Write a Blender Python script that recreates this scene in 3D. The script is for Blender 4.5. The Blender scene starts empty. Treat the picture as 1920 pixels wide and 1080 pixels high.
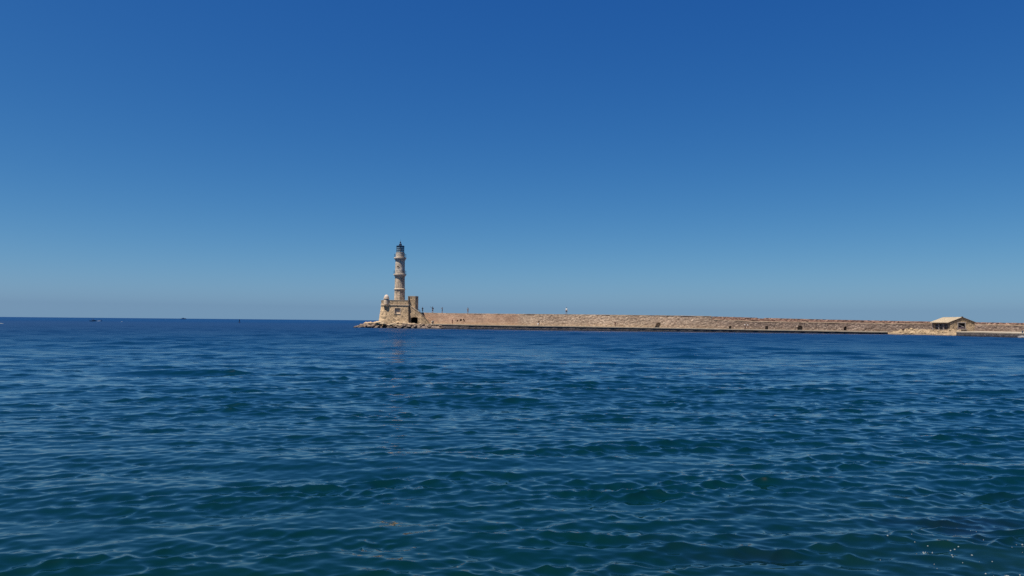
import bpy, bmesh, math, random
import numpy as np
from mathutils import Vector, Matrix, noise
random.seed(7)
rng = np.random.default_rng(11)
S = bpy.context.scene
COL = S.collection
R = math.radians

# ---------------------------------------------------------------- camera
F = 1478.0                       # focal length in photo pixels (1920 wide)
CAMZ = 2.5
PITCH, ROLL = math.atan(63.0/F), R(0.53)
cd = bpy.data.cameras.new('camera')
cam = bpy.data.objects.new('camera', cd); COL.objects.link(cam)
cd.sensor_width = 36.0; cd.lens = 36.0*F/1920.0
cd.clip_start = 0.1; cd.clip_end = 200000
CM = Matrix.Rotation(R(90)+PITCH, 4, 'X') @ Matrix.Rotation(ROLL, 4, 'Z')
cam.matrix_world = Matrix.Translation((0, 0, CAMZ)) @ CM
S.camera = cam
CM3 = CM.to_3x3()

def ray(px, py):
    return CM3 @ Vector(((px-960)/F, -(py-540)/F, -1.0))
def at(px, py, Y):
    d = ray(px, py)
    return Vector((0, 0, CAMZ)) + d*(Y/d.y)
def xat(px, Y):                  # x of a point near the horizon at depth Y
    return at(px, 603+(px-960)*0.0093, Y).x
def interp(x, tab, k):
    xs = [t[0] for t in tab]; ys = [t[k] for t in tab]
    return float(np.interp(x, xs, ys))

# ---------------------------------------------------------------- materials
def mat(name):
    m = bpy.data.materials.new(name); m.use_nodes = True
    nt = m.node_tree
    return m, nt, nt.nodes['Principled BSDF']
def N(nt, t, **kw):
    n = nt.nodes.new(t)
    for k, v in kw.items():
        if k.startswith('i_'):
            n.inputs[k[2:].replace('_', ' ')].default_value = v
        else: setattr(n, k, v)
    return n
def L(nt, a, b): nt.links.new(a, b)
def math_(nt, op, a, b=None, c=None):
    n = nt.nodes.new('ShaderNodeMath'); n.operation = op
    for i, v in enumerate((a, b, c)):
        if v is None: continue
        if isinstance(v, (int, float)): n.inputs[i].default_value = v
        else: L(nt, v, n.inputs[i])
    return n.outputs[0]
def mixc(nt, f, a, b, mode='MIX'):
    n = nt.nodes.new('ShaderNodeMix'); n.data_type = 'RGBA'; n.blend_type = mode
    for i, v in ((0, f), (6, a), (7, b)):
        if isinstance(v, (int, float)): n.inputs[i].default_value = v
        elif isinstance(v, tuple): n.inputs[i].default_value = (*v, 1) if len(v) == 3 else v
        else: L(nt, v, n.inputs[i])
    return n.outputs[2]
def ramp(nt, f, stops):
    n = nt.nodes.new('ShaderNodeValToRGB')
    e = n.color_ramp.elements
    while len(e) < len(stops): e.new(0.5)
    for i, (p, c) in enumerate(stops):
        e[i].position = p; e[i].color = (*c, 1) if isinstance(c, tuple) else (c, c, c, 1)
    L(nt, f, n.inputs[0])
    return n.outputs[0]

def plain(name, col, rough=0.6, metal=0.0, var=0.25, scale=3.0):
    m, nt, b = mat(name)
    tc = N(nt, 'ShaderNodeTexCoord')
    nz = N(nt, 'ShaderNodeTexNoise', i_Scale=scale, i_Detail=5.0)
    L(nt, tc.outputs['Object'], nz.inputs['Vector'])
    col = tuple(c*0.82 for c in col)
    dark = tuple(c*(1-var) for c in col); lite = tuple(min(1, c*(1+var)) for c in col)
    L(nt, ramp(nt, nz.outputs['Fac'], [(0.3, dark), (0.7, lite)]), b.inputs['Base Color'])
    b.inputs['Specular IOR Level'].default_value = 0.2; b.inputs['Roughness'].default_value = rough; b.inputs['Metallic'].default_value = metal
    return m

def stone(name, c1, c2, joint, bw=0.8, bh=0.4, mode='planar', rubble=0.0, stain=None, mortar=0.03, var=0.5):
    """coursed ashlar / rubble masonry; colours are albedo"""
    c1, c2, joint = [tuple(v*0.78 for v in c) for c in (c1, c2, joint)]
    m, nt, b = mat(name)
    tc = N(nt, 'ShaderNodeTexCoord')
    sp = N(nt, 'ShaderNodeSeparateXYZ'); L(nt, tc.outputs['Object'], sp.inputs[0])
    if mode == 'round':
        u = math_(nt, 'MULTIPLY', math_(nt, 'ARCTAN2', sp.outputs[1], sp.outputs[0]), 1.65)
    else:
        u = math_(nt, 'ADD', sp.outputs[0], math_(nt, 'MULTIPLY', sp.outputs[1], 0.83))
    cb = N(nt, 'ShaderNodeCombineXYZ'); L(nt, u, cb.inputs[0]); L(nt, sp.outputs[2], cb.inputs[1])
    wob = N(nt, 'ShaderNodeTexNoise', i_Scale=1.3, i_Detail=3.0)
    L(nt, cb.outputs[0], wob.inputs['Vector'])
    wv = N(nt, 'ShaderNodeVectorMath', operation='MULTIPLY_ADD')
    L(nt, wob.outputs['Color'], wv.inputs[0]); wv.inputs[1].default_value = (0.25, 0.18, 0)
    L(nt, cb.outputs[0], wv.inputs[2])
    bk = N(nt, 'ShaderNodeTexBrick')
    bk.inputs['Scale'].default_value = 1.0
    bk.inputs['Brick Width'].default_value = bw; bk.inputs['Row Height'].default_value = bh
    bk.inputs['Mortar Size'].default_value = mortar; bk.inputs['Mortar Smooth'].default_value = 0.4
    bk.inputs['Color1'].default_value = (*c1, 1); bk.inputs['Color2'].default_value = (*c2, 1)
    bk.inputs['Mortar'].default_value = (*joint, 1); bk.inputs['Bias'].default_value = 0.0
    L(nt, wv.outputs[0], bk.inputs['Vector'])
    vo = N(nt, 'ShaderNodeTexVoronoi', i_Scale=1.0/bh*0.8)
    L(nt, wv.outputs[0], vo.inputs['Vector'])
    vsep = N(nt, 'ShaderNodeSeparateColor'); L(nt, vo.outputs['Color'], vsep.inputs[0])
    tone = ramp(nt, vsep.outputs[0], [(0.0, 1-var), (0.35, 0.95), (1.0, 1+var*0.5)])
    c = mixc(nt, 1.0, bk.outputs['Color'], tone, 'MULTIPLY')
    big = N(nt, 'ShaderNodeTexNoise', i_Scale=0.35, i_Detail=6.0, i_Roughness=0.65)
    L(nt, cb.outputs[0], big.inputs['Vector'])
    c = mixc(nt, 1.0, c, ramp(nt, big.outputs['Fac'], [(0.3, 0.72), (0.7, 1.2)]), 'MULTIPLY')
    if stain:
        st = N(nt, 'ShaderNodeTexNoise', i_Scale=0.9, i_Detail=4.0)
        L(nt, cb.outputs[0], st.inputs['Vector'])
        c = mixc(nt, ramp(nt, st.outputs['Fac'], [(0.5, 0.0), (0.75, 0.7)]), c, stain)
    L(nt, c, b.inputs['Base Color'])
    b.inputs['Roughness'].default_value = 0.9
    bp = N(nt, 'ShaderNodeBump', i_Strength=0.6, i_Distance=0.08)
    fine = N(nt, 'ShaderNodeTexNoise', i_Scale=6.0, i_Detail=4.0); L(nt, cb.outputs[0], fine.inputs['Vector'])
    h = math_(nt, 'ADD', math_(nt, 'MULTIPLY', bk.outputs['Fac'], -0.8), math_(nt, 'ADD', fine.outputs['Fac'], vsep.outputs[1]))
    L(nt, h, bp.inputs['Height']); L(nt, bp.outputs[0], b.inputs['Normal'])
    return m

def rockmat(name, c1, c2, wet=None, dry=None):
    m, nt, b = mat(name)
    c1, c2 = [tuple(v*0.8 for v in c) for c in (c1, c2)]
    g = N(nt, 'ShaderNodeNewGeometry')
    nz = N(nt, 'ShaderNodeTexNoise', i_Scale=0.9, i_Detail=8.0, i_Roughness=0.7)
    L(nt, g.outputs['Position'], nz.inputs['Vector'])
    c = ramp(nt, nz.outputs['Fac'], [(0.35, c1), (0.65, c2)])
    if wet:
        sp = N(nt, 'ShaderNodeSeparateXYZ'); L(nt, g.outputs['Position'], sp.inputs[0])
        z = math_(nt, 'ADD', sp.outputs[2], math_(nt, 'MULTIPLY', math_(nt, 'SUBTRACT', nz.outputs['Fac'], 0.5), wet[2]))
        f = N(nt, 'ShaderNodeMapRange'); L(nt, z, f.inputs[0])
        f.inputs[1].default_value = wet[0]; f.inputs[2].default_value = wet[0]+0.35
        f.inputs[3].default_value = 1; f.inputs[4].default_value = 0
        c = mixc(nt, f.outputs[0], c, wet[1])
    if dry:          # bleached above the splash zone
        sp2 = N(nt, 'ShaderNodeSeparateXYZ'); L(nt, g.outputs['Position'], sp2.inputs[0])
        zz = math_(nt, 'ADD', sp2.outputs[2], math_(nt, 'MULTIPLY', math_(nt, 'SUBTRACT', nz.outputs['Fac'], 0.5), 2.2))
        f2_ = N(nt, 'ShaderNodeMapRange'); L(nt, zz, f2_.inputs[0]); f2_.inputs[1].default_value = dry[0]; f2_.inputs[2].default_value = dry[0]+0.7
        c = mixc(nt, f2_.outputs[0], c, dry[1])
    ck = N(nt, 'ShaderNodeTexNoise', i_Scale=1.6, i_Detail=9.0, i_Roughness=0.8); L(nt, g.outputs['Position'], ck.inputs['Vector'])
    c = mixc(nt, 1.0, c, ramp(nt, ck.outputs['Fac'], [(0.38, 0.45), (0.5, 1.0), (0.7, 1.2)]), 'MULTIPLY')
    L(nt, c, b.inputs['Base Color']); b.inputs['Roughness'].default_value = 0.9
    bp = N(nt, 'ShaderNodeBump', i_Strength=0.7, i_Distance=0.2)
    n2 = N(nt, 'ShaderNodeTexNoise', i_Scale=2.5, i_Detail=8.0); L(nt, g.outputs['Position'], n2.inputs['Vector'])
    L(nt, n2.outputs['Fac'], bp.inputs['Height']); L(nt, bp.outputs[0], b.inputs['Normal'])
    return m

def molemat(red=False):
    """sea wall masonry: u = metres along the wall, v = metres above the quay"""
    m, nt, b = mat('sea_wall_masonry')
    uv = N(nt, 'ShaderNodeUVMap', uv_map='UVMap')
    sp = N(nt, 'ShaderNodeSeparateXYZ'); L(nt, uv.outputs[0], sp.inputs[0])
    u, v = sp.outputs[0], sp.outputs[1]
    def rng_(x, a, c):
        f = N(nt, 'ShaderNodeMapRange'); L(nt, x, f.inputs[0]); f.inputs[1].default_value = a; f.inputs[2].default_value = c
        return f.outputs[0]
    wob = N(nt, 'ShaderNodeTexNoise', i_Scale=0.7, i_Detail=4.0); L(nt, uv.outputs[0], wob.inputs['Vector'])
    wv = N(nt, 'ShaderNodeVectorMath', operation='MULTIPLY_ADD'); L(nt, wob.outputs['Color'], wv.inputs[0])
    wv.inputs[1].default_value = (0.5, 0.35, 0); L(nt, uv.outputs[0], wv.inputs[2])
    bk = N(nt, 'ShaderNodeTexBrick'); bk.inputs['Scale'].default_value = 1
    bk.inputs['Brick Width'].default_value = 1.15; bk.inputs['Row Height'].default_value = 0.48
    bk.inputs['Mortar Size'].default_value = 0.035; bk.inputs['Mortar Smooth'].default_value = 0.5
    bk.inputs['Color1'].default_value = (0.36, 0.225, 0.155, 1); bk.inputs['Color2'].default_value = (0.46, 0.315, 0.225, 1)
    bk.inputs['Mortar'].default_value = (0.22, 0.135, 0.095, 1)
    L(nt, wv.outputs[0], bk.inputs['Vector'])
    # rubble
    mp = N(nt, 'ShaderNodeMapping'); mp.inputs['Scale'].default_value = (1.0, 1.6, 1); L(nt, wv.outputs[0], mp.inputs[0])
    vo = N(nt, 'ShaderNodeTexVoronoi', i_Scale=2.9); L(nt, mp.outputs[0], vo.inputs['Vector'])
    vs = N(nt, 'ShaderNodeSeparateColor'); L(nt, vo.outputs['Color'], vs.inputs[0])
    ve = N(nt, 'ShaderNodeTexVoronoi', i_Scale=2.9, feature='DISTANCE_TO_EDGE'); L(nt, mp.outputs[0], ve.inputs['Vector'])
    rub_a = ramp(nt, vs.outputs[0], [(0, (0.26, 0.18, 0.13)), (0.3, (0.40, 0.295, 0.215)), (0.75, (0.48, 0.365, 0.27)), (1, (0.58, 0.46, 0.35))])
    rub_b = ramp(nt, vs.outputs[0], ([(0, (0.12, 0.065, 0.05)), (0.35, (0.25, 0.145, 0.11)), (0.8, (0.32, 0.195, 0.15)), (1, (0.42, 0.28, 0.22))] if red else [(0, (0.075, 0.05, 0.043)), (0.35, (0.165, 0.118, 0.098)), (0.8, (0.23, 0.17, 0.138)), (1, (0.38, 0.295, 0.24))]))
    big = N(nt, 'ShaderNodeTexNoise', i_Scale=0.14, i_Detail=5.0); L(nt, uv.outputs[0], big.inputs['Vector'])
    ub = math_(nt, 'ADD', u, math_(nt, 'MULTIPLY', math_(nt, 'SUBTRACT', big.outputs['Fac'], 0.5), 30.0))
    rub = mixc(nt, rng_(ub, 78, 105), rub_a, rub_b)
    edge = ramp(nt, ve.outputs['Distance'], [(0.0, 0.6), (0.1, 1.0)])
    rub = mixc(nt, 1.0, rub, edge, 'MULTIPLY')
    c = mixc(nt, rng_(math_(nt, 'ADD', u, math_(nt, 'MULTIPLY', big.outputs['Fac'], 2)), 35.5, 37.0), bk.outputs['Color'], rub)
    # ragged patch of exposed stones in the ashlar, ochre staining at the foot
    c = mixc(nt, 1.0, c, ramp(nt, vs.outputs[1], [(0.0, 0.82), (0.5, 1.0), (1.0, 1.12)]), 'MULTIPLY')
    c = mixc(nt, 1.0, c, ramp(nt, big.outputs['Fac'], [(0.3, 0.75), (0.7, 1.18)]), 'MULTIPLY')
    foot = math_(nt, 'ADD', v, math_(nt, 'MULTIPLY', wob.outputs['Fac'], 1.2))
    fo = N(nt, 'ShaderNodeMapRange'); L(nt, foot, fo.inputs[0]); fo.inputs[1].default_value = 0.3; fo.inputs[2].default_value = 1.7
    fo.inputs[3].default_value = 0.65; fo.inputs[4].default_value = 0
    c = mixc(nt, math_(nt, 'MULTIPLY', fo.outputs[0], math_(nt, 'SUBTRACT', 1.0, math_(nt, 'MULTIPLY', rng_(u, 60, 110), 0.65))), c, (0.42, 0.285, 0.15))
    st = N(nt, 'ShaderNodeTexNoise', i_Scale=0.5, i_Detail=6.0, i_Roughness=0.75)
    mp2 = N(nt, 'ShaderNodeMapping'); mp2.inputs['Scale'].default_value = (1.6, 0.25, 1); L(nt, uv.outputs[0], mp2.inputs[0])
    L(nt, mp2.outputs[0], st.inputs['Vector'])
    c = mixc(nt, ramp(nt, st.outputs['Fac'], [(0.5, 0.0), (0.72, 0.55)]), c, (0.2, 0.13, 0.1))
    c = mixc(nt, 1.0, c, (0.78, 0.78, 0.78), 'MULTIPLY')
    L(nt, c, b.inputs['Base Color']); b.inputs['Roughness'].default_value = 0.93
    bp = N(nt, 'ShaderNodeBump', i_Strength=0.22, i_Distance=0.08)
    L(nt, math_(nt, 'ADD', vs.outputs[2], math_(nt, 'MULTIPLY', ve.outputs['Distance'], 2)), bp.inputs['Height'])
    L(nt, bp.outputs[0], b.inputs['Normal'])
    return m

def watermat():
    m, nt, b = mat('sea_water')
    g = N(nt, 'ShaderNodeNewGeometry')
    pos = g.outputs['Position']
    sp = N(nt, 'ShaderNodeSeparateXYZ'); L(nt, pos, sp.inputs[0])
    # body colour: teal over the shallow near bottom, deep blue farther out
    r = N(nt, 'ShaderNodeVectorMath', operation='LENGTH'); L(nt, pos, r.inputs[0])
    big = N(nt, 'ShaderNodeTexNoise', i_Scale=0.12, i_Detail=3.0); L(nt, pos, big.inputs['Vector'])
    d = math_(nt, 'LOGARITHM', math_(nt, 'ADD', r.outputs['Value'], math_(nt, 'MULTIPLY', big.outputs['Fac'], 6)), 10.0)
    f = N(nt, 'ShaderNodeMapRange'); L(nt, d, f.inputs[0]); f.inputs[1].default_value = 1.0; f.inputs[2].default_value = 3.0
    body = ramp(nt, f.outputs[0], WATER_BODY)
    # weed and pale rock on the bottom close to the shore, right
    wd = N(nt, 'ShaderNodeTexNoise', i_Scale=0.55, i_Detail=3.0, i_Distortion=0.4); L(nt, pos, wd.inputs['Vector'])
    dist = N(nt, 'ShaderNodeVectorMath', operation='DISTANCE'); L(nt, pos, dist.inputs[0]); dist.inputs[1].default_value = (6.5, 6.0, 0)
    near = N(nt, 'ShaderNodeMapRange'); L(nt, dist.outputs['Value'], near.inputs[0])
    near.inputs[1].default_value = 1.5; near.inputs[2].default_value = 6.5; near.inputs[3].default_value = 1; near.inputs[4].default_value = 0
    bed = ramp(nt, wd.outputs['Fac'], [(0.38, (0.003, 0.005, 0.010)), (0.5, (0.001, 0.0085, 0.0105)), (0.66, (0.0025, 0.0135, 0.0085))])
    body = mixc(nt, near.outputs[0], body, bed)
    L(nt, body, b.inputs['Base Color'])
    cal = N(nt, 'ShaderNodeAttribute', attribute_name='calm').outputs['Fac']
    rg = N(nt, 'ShaderNodeMapRange'); L(nt, math_(nt, 'LOGARITHM', r.outputs['Value'], 10.0), rg.inputs[0]); rg.inputs[1].default_value = 1.5; rg.inputs[2].default_value = 2.75
    rg.inputs[3].default_value = 0.02; rg.inputs[4].default_value = FAR_ROUGH; L(nt, math_(nt, 'MULTIPLY', rg.outputs[0], math_(nt, 'SUBTRACT', 1.0, math_(nt, 'MULTIPLY', cal, 0.55))), b.inputs['Roughness'])
    b.inputs['IOR'].default_value = 1.36
    sl3 = N(nt, 'ShaderNodeMapRange'); L(nt, r.outputs['Value'], sl3.inputs[0]); sl3.inputs[1].default_value = 120; sl3.inputs[2].default_value = 700; sl3.inputs[3].default_value = 0.5; sl3.inputs[4].default_value = 0.2
    L(nt, sl3.outputs[0], b.inputs['Specular IOR Level'])
    # ripples finer than the mesh: random slopes, longer along the crests than across them
    gust = N(nt, 'ShaderNodeTexNoise', i_Scale=0.03, i_Detail=4.0, i_Roughness=0.6)
    mg = N(nt, 'ShaderNodeMapping'); mg.inputs['Scale'].default_value = (0.6, 1.0, 1); L(nt, pos, mg.inputs[0]); L(nt, mg.outputs[0], gust.inputs['Vector'])
    gs = N(nt, 'ShaderNodeMapRange'); L(nt, gust.outputs['Fac'], gs.inputs[0]); gs.inputs[1].default_value = 0.3; gs.inputs[2].default_value = 0.7
    gs.inputs[3].default_value = 0.55; gs.inputs[4].default_value = 1.4
    total = None
    for (sc, ay, kx, ky, rot) in RIPPLES:
        mp = N(nt, 'ShaderNodeMapping'); mp.inputs['Scale'].default_value = (0.55, ay, 0.0); mp.inputs['Rotation'].default_value = (0, 0, rot)
        L(nt, pos, mp.inputs[0])
        nz = N(nt, 'ShaderNodeTexNoise', i_Scale=sc, i_Detail=2.5, i_Roughness=0.55, i_Distortion=0.3); L(nt, mp.outputs[0], nz.inputs['Vector'])
        vm = N(nt, 'ShaderNodeVectorMath', operation='MULTIPLY_ADD'); L(nt, nz.outputs['Color'], vm.inputs[0])
        vm.inputs[1].default_value = (kx, ky, 0); vm.inputs[2].default_value = (-kx/2, -ky/2, 0)
        if total is None: total = vm.outputs[0]
        else:
            a = N(nt, 'ShaderNodeVectorMath', operation='ADD'); L(nt, total, a.inputs[0]); L(nt, vm.outputs[0], a.inputs[1]); total = a.outputs[0]
    scl = N(nt, 'ShaderNodeVectorMath', operation='SCALE'); L(nt, total, scl.inputs[0]); L(nt, math_(nt, 'MULTIPLY', gs.outputs[0], math_(nt, 'SUBTRACT', 1.0, math_(nt, 'MULTIPLY', cal, 0.5))), scl.inputs['Scale'])
    ad = N(nt, 'ShaderNodeVectorMath', operation='ADD'); L(nt, g.outputs['Normal'], ad.inputs[0]); L(nt, scl.outputs[0], ad.inputs[1])
    nm = N(nt, 'ShaderNodeVectorMath', operation='NORMALIZE'); L(nt, ad.outputs[0], nm.inputs[0])
    L(nt, nm.outputs[0], b.inputs['Normal'])
    return m
WATER_BODY = [(0.0, (0.0005, 0.0108, 0.0098)), (0.27, (0.0004, 0.0128, 0.0215)), (0.6, (0.0001, 0.0155, 0.050)), (1.0, (0.0, 0.025, 0.088))]
FAR_ROUGH = 0.6
RIPPLES = [(3.2, 1.7, 0.12, 0.26, 0.2), (9.0, 1.7, 0.10, 0.20, -0.2)]

# ---------------------------------------------------------------- mesh helpers
class MB:
    def __init__(s): s.v = []; s.f = []; s.sm = []
    def add(s, vs, fs, smooth=False):
        o = len(s.v); s.v += [tuple(v) for v in vs]
        s.f += [tuple(i+o for i in f) for f in fs]; s.sm += [smooth]*len(fs)
        return s
    def box(s, x0, x1, y0, y1, z0, z1, mtx=None):
        v = [Vector(p) for p in ((x0,y0,z0),(x1,y0,z0),(x1,y1,z0),(x0,y1,z0),(x0,y0,z1),(x1,y0,z1),(x1,y1,z1),(x0,y1,z1))]
        if mtx: v = [mtx @ p for p in v]
        return s.add(v, [(0,3,2,1),(4,5,6,7),(0,1,5,4),(1,2,6,5),(2,3,7,6),(3,0,4,7)])
    def prism(s, lo, hi):        # two loops of (x,y,z), same count, counter-clockwise seen from above
        n = len(lo)
        fs = [tuple(reversed(range(n))), tuple(range(n, 2*n))]
        fs += [(i, (i+1) % n, n+(i+1) % n, n+i) for i in range(n)]
        return s.add(list(lo)+list(hi), fs)
    def lathe(s, prof, n=32, c=(0,0), smooth=True, rot=0.0, jitter=0):
        vs = []
        for (r, z) in prof:
            for i in range(n):
                a = 2*math.pi*i/n+rot
                rr = r+(random.uniform(-jitter, jitter) if jitter else 0)
                vs.append((c[0]+rr*math.cos(a), c[1]+rr*math.sin(a), z))
        fs = []
        for j in range(len(prof)-1):
            for i in range(n):
                fs.append((j*n+i, j*n+(i+1) % n, (j+1)*n+(i+1) % n, (j+1)*n+i))
        s.add(vs, fs, smooth)
        o = len(s.v)-len(vs)
        s.f.append(tuple(o+i for i in reversed(range(n)))); s.sm.append(False)
        k = o+(len(prof)-1)*n
        s.f.append(tuple(k+i for i in range(n))); s.sm.append(False)
        return s
    def tube(s, pts, rad, n=8, smooth=True):
        pts = [Vector(p) for p in pts]
        if not isinstance(rad, (list, tuple)): rad = [rad]*len(pts)
        vs = []; fs = []
        for i, p in enumerate(pts):
            d = (pts[min(i+1, len(pts)-1)]-pts[max(i-1, 0)]).normalized()
            a = d.orthogonal().normalized(); b = d.cross(a)
            for k in range(n):
                t = 2*math.pi*k/n
                vs.append(p+(a*math.cos(t)+b*math.sin(t))*rad[i])
        for i in range(len(pts)-1):
            for k in range(n): fs.append((i*n+k, i*n+(k+1) % n, (i+1)*n+(k+1) % n, (i+1)*n+k))
        fs.append(tuple(reversed(range(n)))); fs.append(tuple((len(pts)-1)*n+k for k in range(n)))
        return s.add(vs, fs, smooth)
    def strip(s, xs, zlo, zhi, y0, y1):      # wall piece in x-z with thickness y0..y1
        n = len(xs); vs = []
        for y in (y0, y1):
            for x in xs: vs += [(x, y, zlo(x)), (x, y, zhi(x))]
        fs = []
        for i in range(n-1):
            a, b = 2*i, 2*i+2; o = 2*n
            fs += [(a, b, b+1, a+1), (o+b, o+a, o+a+1, o+b+1), (a+1, b+1, o+b+1, o+a+1), (b, a, o+a, o+b)]
        e = 2*(n-1); o = 2*n
        fs += [(0, 1, o+1, o), (e+1, e, o+e, o+e+1)]
        return s.add(vs, fs)
    def build(s, name, m, parent=None, origin=(0,0,0)):
        me = bpy.data.meshes.new(name)
        o = Vector(origin)
        me.from_pydata([tuple(Vector(v)-o) for v in s.v], [], s.f)
        me.polygons.foreach_set('use_smooth', s.sm)
        for mm in (m if isinstance(m, list) else [m]): me.materials.append(mm)
        me.update()
        if any(s.sm): me.set_sharp_from_angle(angle=R(38))
        ob = bpy.data.objects.new(name, me); COL.objects.link(ob)
        ob.location = o
        if parent:
            ob.parent = parent; ob.location = o-Vector(parent_world(parent))
        return ob
def parent_world(p):
    v = Vector((0,0,0))
    while p: v = v+p.location; p = p.parent
    return v
def thing(name, loc, label, cat, group=None):
    e = bpy.data.objects.new(name, None); COL.objects.link(e); e.location = loc; e.empty_display_size = 0.5
    return tag(e, label, cat, group)
def tag(o, label, cat, group=None):
    o['label'] = label; o['category'] = cat
    if group: o['group'] = group
    return o
def structure(o, kind='structure'): o['kind'] = kind; return o

# ---------------------------------------------------------------- palette
M_TOWER = stone('tower_stone', (0.64, 0.54, 0.43), (0.57, 0.48, 0.385), (0.42, 0.34, 0.28), 0.7, 0.36, 'round', mortar=0.02, var=0.3)
M_TOWER_LOW = stone('tower_base_stone', (0.60, 0.475, 0.35), (0.52, 0.41, 0.30), (0.30, 0.23, 0.17), 0.7, 0.4, 'round', mortar=0.03, var=0.4)
M_BAST = stone('bastion_stone', (0.63, 0.455, 0.27), (0.53, 0.375, 0.22), (0.28, 0.19, 0.12), 0.95, 0.42, 'planar', mortar=0.045, var=0.5)
M_TRIM = plain('dressed_stone', (0.60, 0.475, 0.345), 0.85, 0, 0.2, 2.0)
M_DOME = plain('whitewashed_dome', (0.50, 0.41, 0.34), 0.7, 0, 0.1, 3.0)
M_STAIRDARK = plain('dark_coping', (0.16, 0.12, 0.09), 0.9, 0, 0.3, 3.0)
M_IRON = plain('painted_iron', (0.05, 0.09, 0.14), 0.45, 0.3, 0.2, 8.0)
M_ROOFMETAL = plain('lantern_roof_metal', (0.03, 0.05, 0.09), 0.4, 0.4, 0.2, 8.0)
M_DARK = plain('opening_shade', (0.007, 0.006, 0.008), 0.9)  # near-black colour stands in for the shade inside openings
M_SEAWALL = molemat()
M_COPING = plain('wall_coping_stone', (0.40, 0.32, 0.25), 0.9, 0, 0.35, 1.3)
M_LEDGE = plain('ledge_mortar', (0.43, 0.33, 0.24), 0.9, 0, 0.3, 1.1)
M_QUAYTOP = plain('quay_concrete', (0.34, 0.29, 0.225), 0.85, 0, 0.2, 0.8)
M_QUAYFACE = rockmat('quay_face_stone', (0.06, 0.052, 0.05), (0.15, 0.125, 0.12), (0.12, (0.016, 0.018, 0.026), 0.5))
M_ROCKDARK = rockmat('shore_rock_dark', (0.075, 0.055, 0.045), (0.23, 0.165, 0.125), (0.18, (0.022, 0.02, 0.024), 0.7), (1.35, (0.40, 0.29, 0.175)))
M_ROCKPALE = rockmat('shore_rock_pale', (0.26, 0.185, 0.105), (0.48, 0.365, 0.23))
M_ROCKPALE2 = rockmat('shore_rock_cream', (0.22, 0.16, 0.10), (0.50, 0.385, 0.25), (0.55, (0.12, 0.09, 0.065), 0.8))
M_ROCKTAN = rockmat('shore_rock_tan', (0.16, 0.11, 0.065), (0.36, 0.265, 0.16), (0.0, (0.06, 0.05, 0.035), 0.4))
M_HUT = stone('hut_stone', (0.50, 0.38, 0.24), (0.40, 0.29, 0.18), (0.26, 0.18, 0.11), 0.6, 0.34, 'planar', mortar=0.04, var=0.5)
M_HUTROOF = plain('roof_sheet', (0.38, 0.315, 0.225), 0.7, 0, 0.12, 1.2)
M_WOOD = plain('dark_timber', (0.06, 0.045, 0.04), 0.8)
M_POST = plain('grey_post', (0.30, 0.27, 0.26), 0.8)
mg, nt, b = mat('lantern_glass')
b.inputs['Base Color'].default_value = (0.35, 0.47, 0.55, 1); b.inputs['Roughness'].default_value = 0.06
b.inputs['Transmission Weight'].default_value = 0.6; b.inputs['IOR'].default_value = 1.3
M_GLASS = mg
mg, nt, b = mat('window_glass')
b.inputs['Base Color'].default_value = (0.02, 0.03, 0.045, 1); b.inputs['Roughness'].default_value = 0.08
M_PANE = mg

# ================================================================ LIGHTHOUSE
LY = 258.0
LX = xat(748.6, LY)
def lz(py): return at(748.9, py, LY).z
k = LY/F
def lr(p): return p*k
lh = thing('lighthouse', (LX, LY, lz(563.5)), 'tall slender stone lighthouse tower with two round galleries rising from the square bastion', 'lighthouse')
def lath(prof, name, m, parent, n=32, smooth=True, rot=0.0):
    return MB().lathe([(r, z) for r, z in prof], n, (LX, LY), smooth, rot).build(name, m, parent, (LX, LY, 0))
lath([(1.74, lz(563.5)-1.45), (1.70, lz(543.3))], 'octagonal_base', M_TOWER_LOW, lh, 8, False, R(8))
lath([(1.70, lz(543.6)), (1.84, lz(543.0)), (1.86, lz(541.9)), (1.70, lz(541.2))], 'belt_course', M_TRIM, lh, 24, False)
lath([(1.66, lz(541.6)), (1.60, lz(519.0))], 'lower_shaft', M_TOWER_LOW, lh, 16, False, R(11))
def gallery(ybase, yflare, yrim, r0, r1, yrail, nm):
    zb, zf, zr = lz(ybase), lz(yflare), lz(yrim)
    g = lath([(r0, zb), (r0+0.10, zb+0.25*(zf-zb)), (r0+0.6*(r1-r0), zb+0.75*(zf-zb)), (r1-0.06, zf), (r1, zf+0.03), (r1, zr), (r1-0.04, zr+0.03), (r0-0.2, zr+0.03)], 'gallery', M_TOWER, lh, 32, False)
    zt = lz(yrail); rb = MB()
    rr = r1-0.08; n = 24
    for q in (0.36, 0.68, 1.0):
        z = zr+(zt-zr)*q
        ring = [(LX+rr*math.cos(2*math.pi*i/48), LY+rr*math.sin(2*math.pi*i/48), z) for i in range(49)]
        rb.tube(ring, 0.03 if q == 1 else 0.018, 5)
    for i in range(n):
        a = 2*math.pi*i/n
        p = (LX+rr*math.cos(a), LY+rr*math.sin(a))
        rb.tube([(*p, zr), (*p, zt)], 0.022, 5)
    rb.build('railing', M_IRON, g)
    return g
gallery(519.5, 515.8, 514.0, 1.60, 2.10, 508.0, 'g')
lath([(1.60, lz(514.3)), (1.54, lz(488.0))], 'upper_shaft', M_TOWER, lh, 32)
gallery(489.5, 484.9, 483.0, 1.54, 2.02, 476.8, 'g')
lath([(1.44, lz(483.4)), (1.43, lz(474.6)), (1.47, lz(474.4)), (1.47, lz(473.9)), (1.3, lz(473.7))], 'watch_room', M_TOWER, lh, 32)
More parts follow.
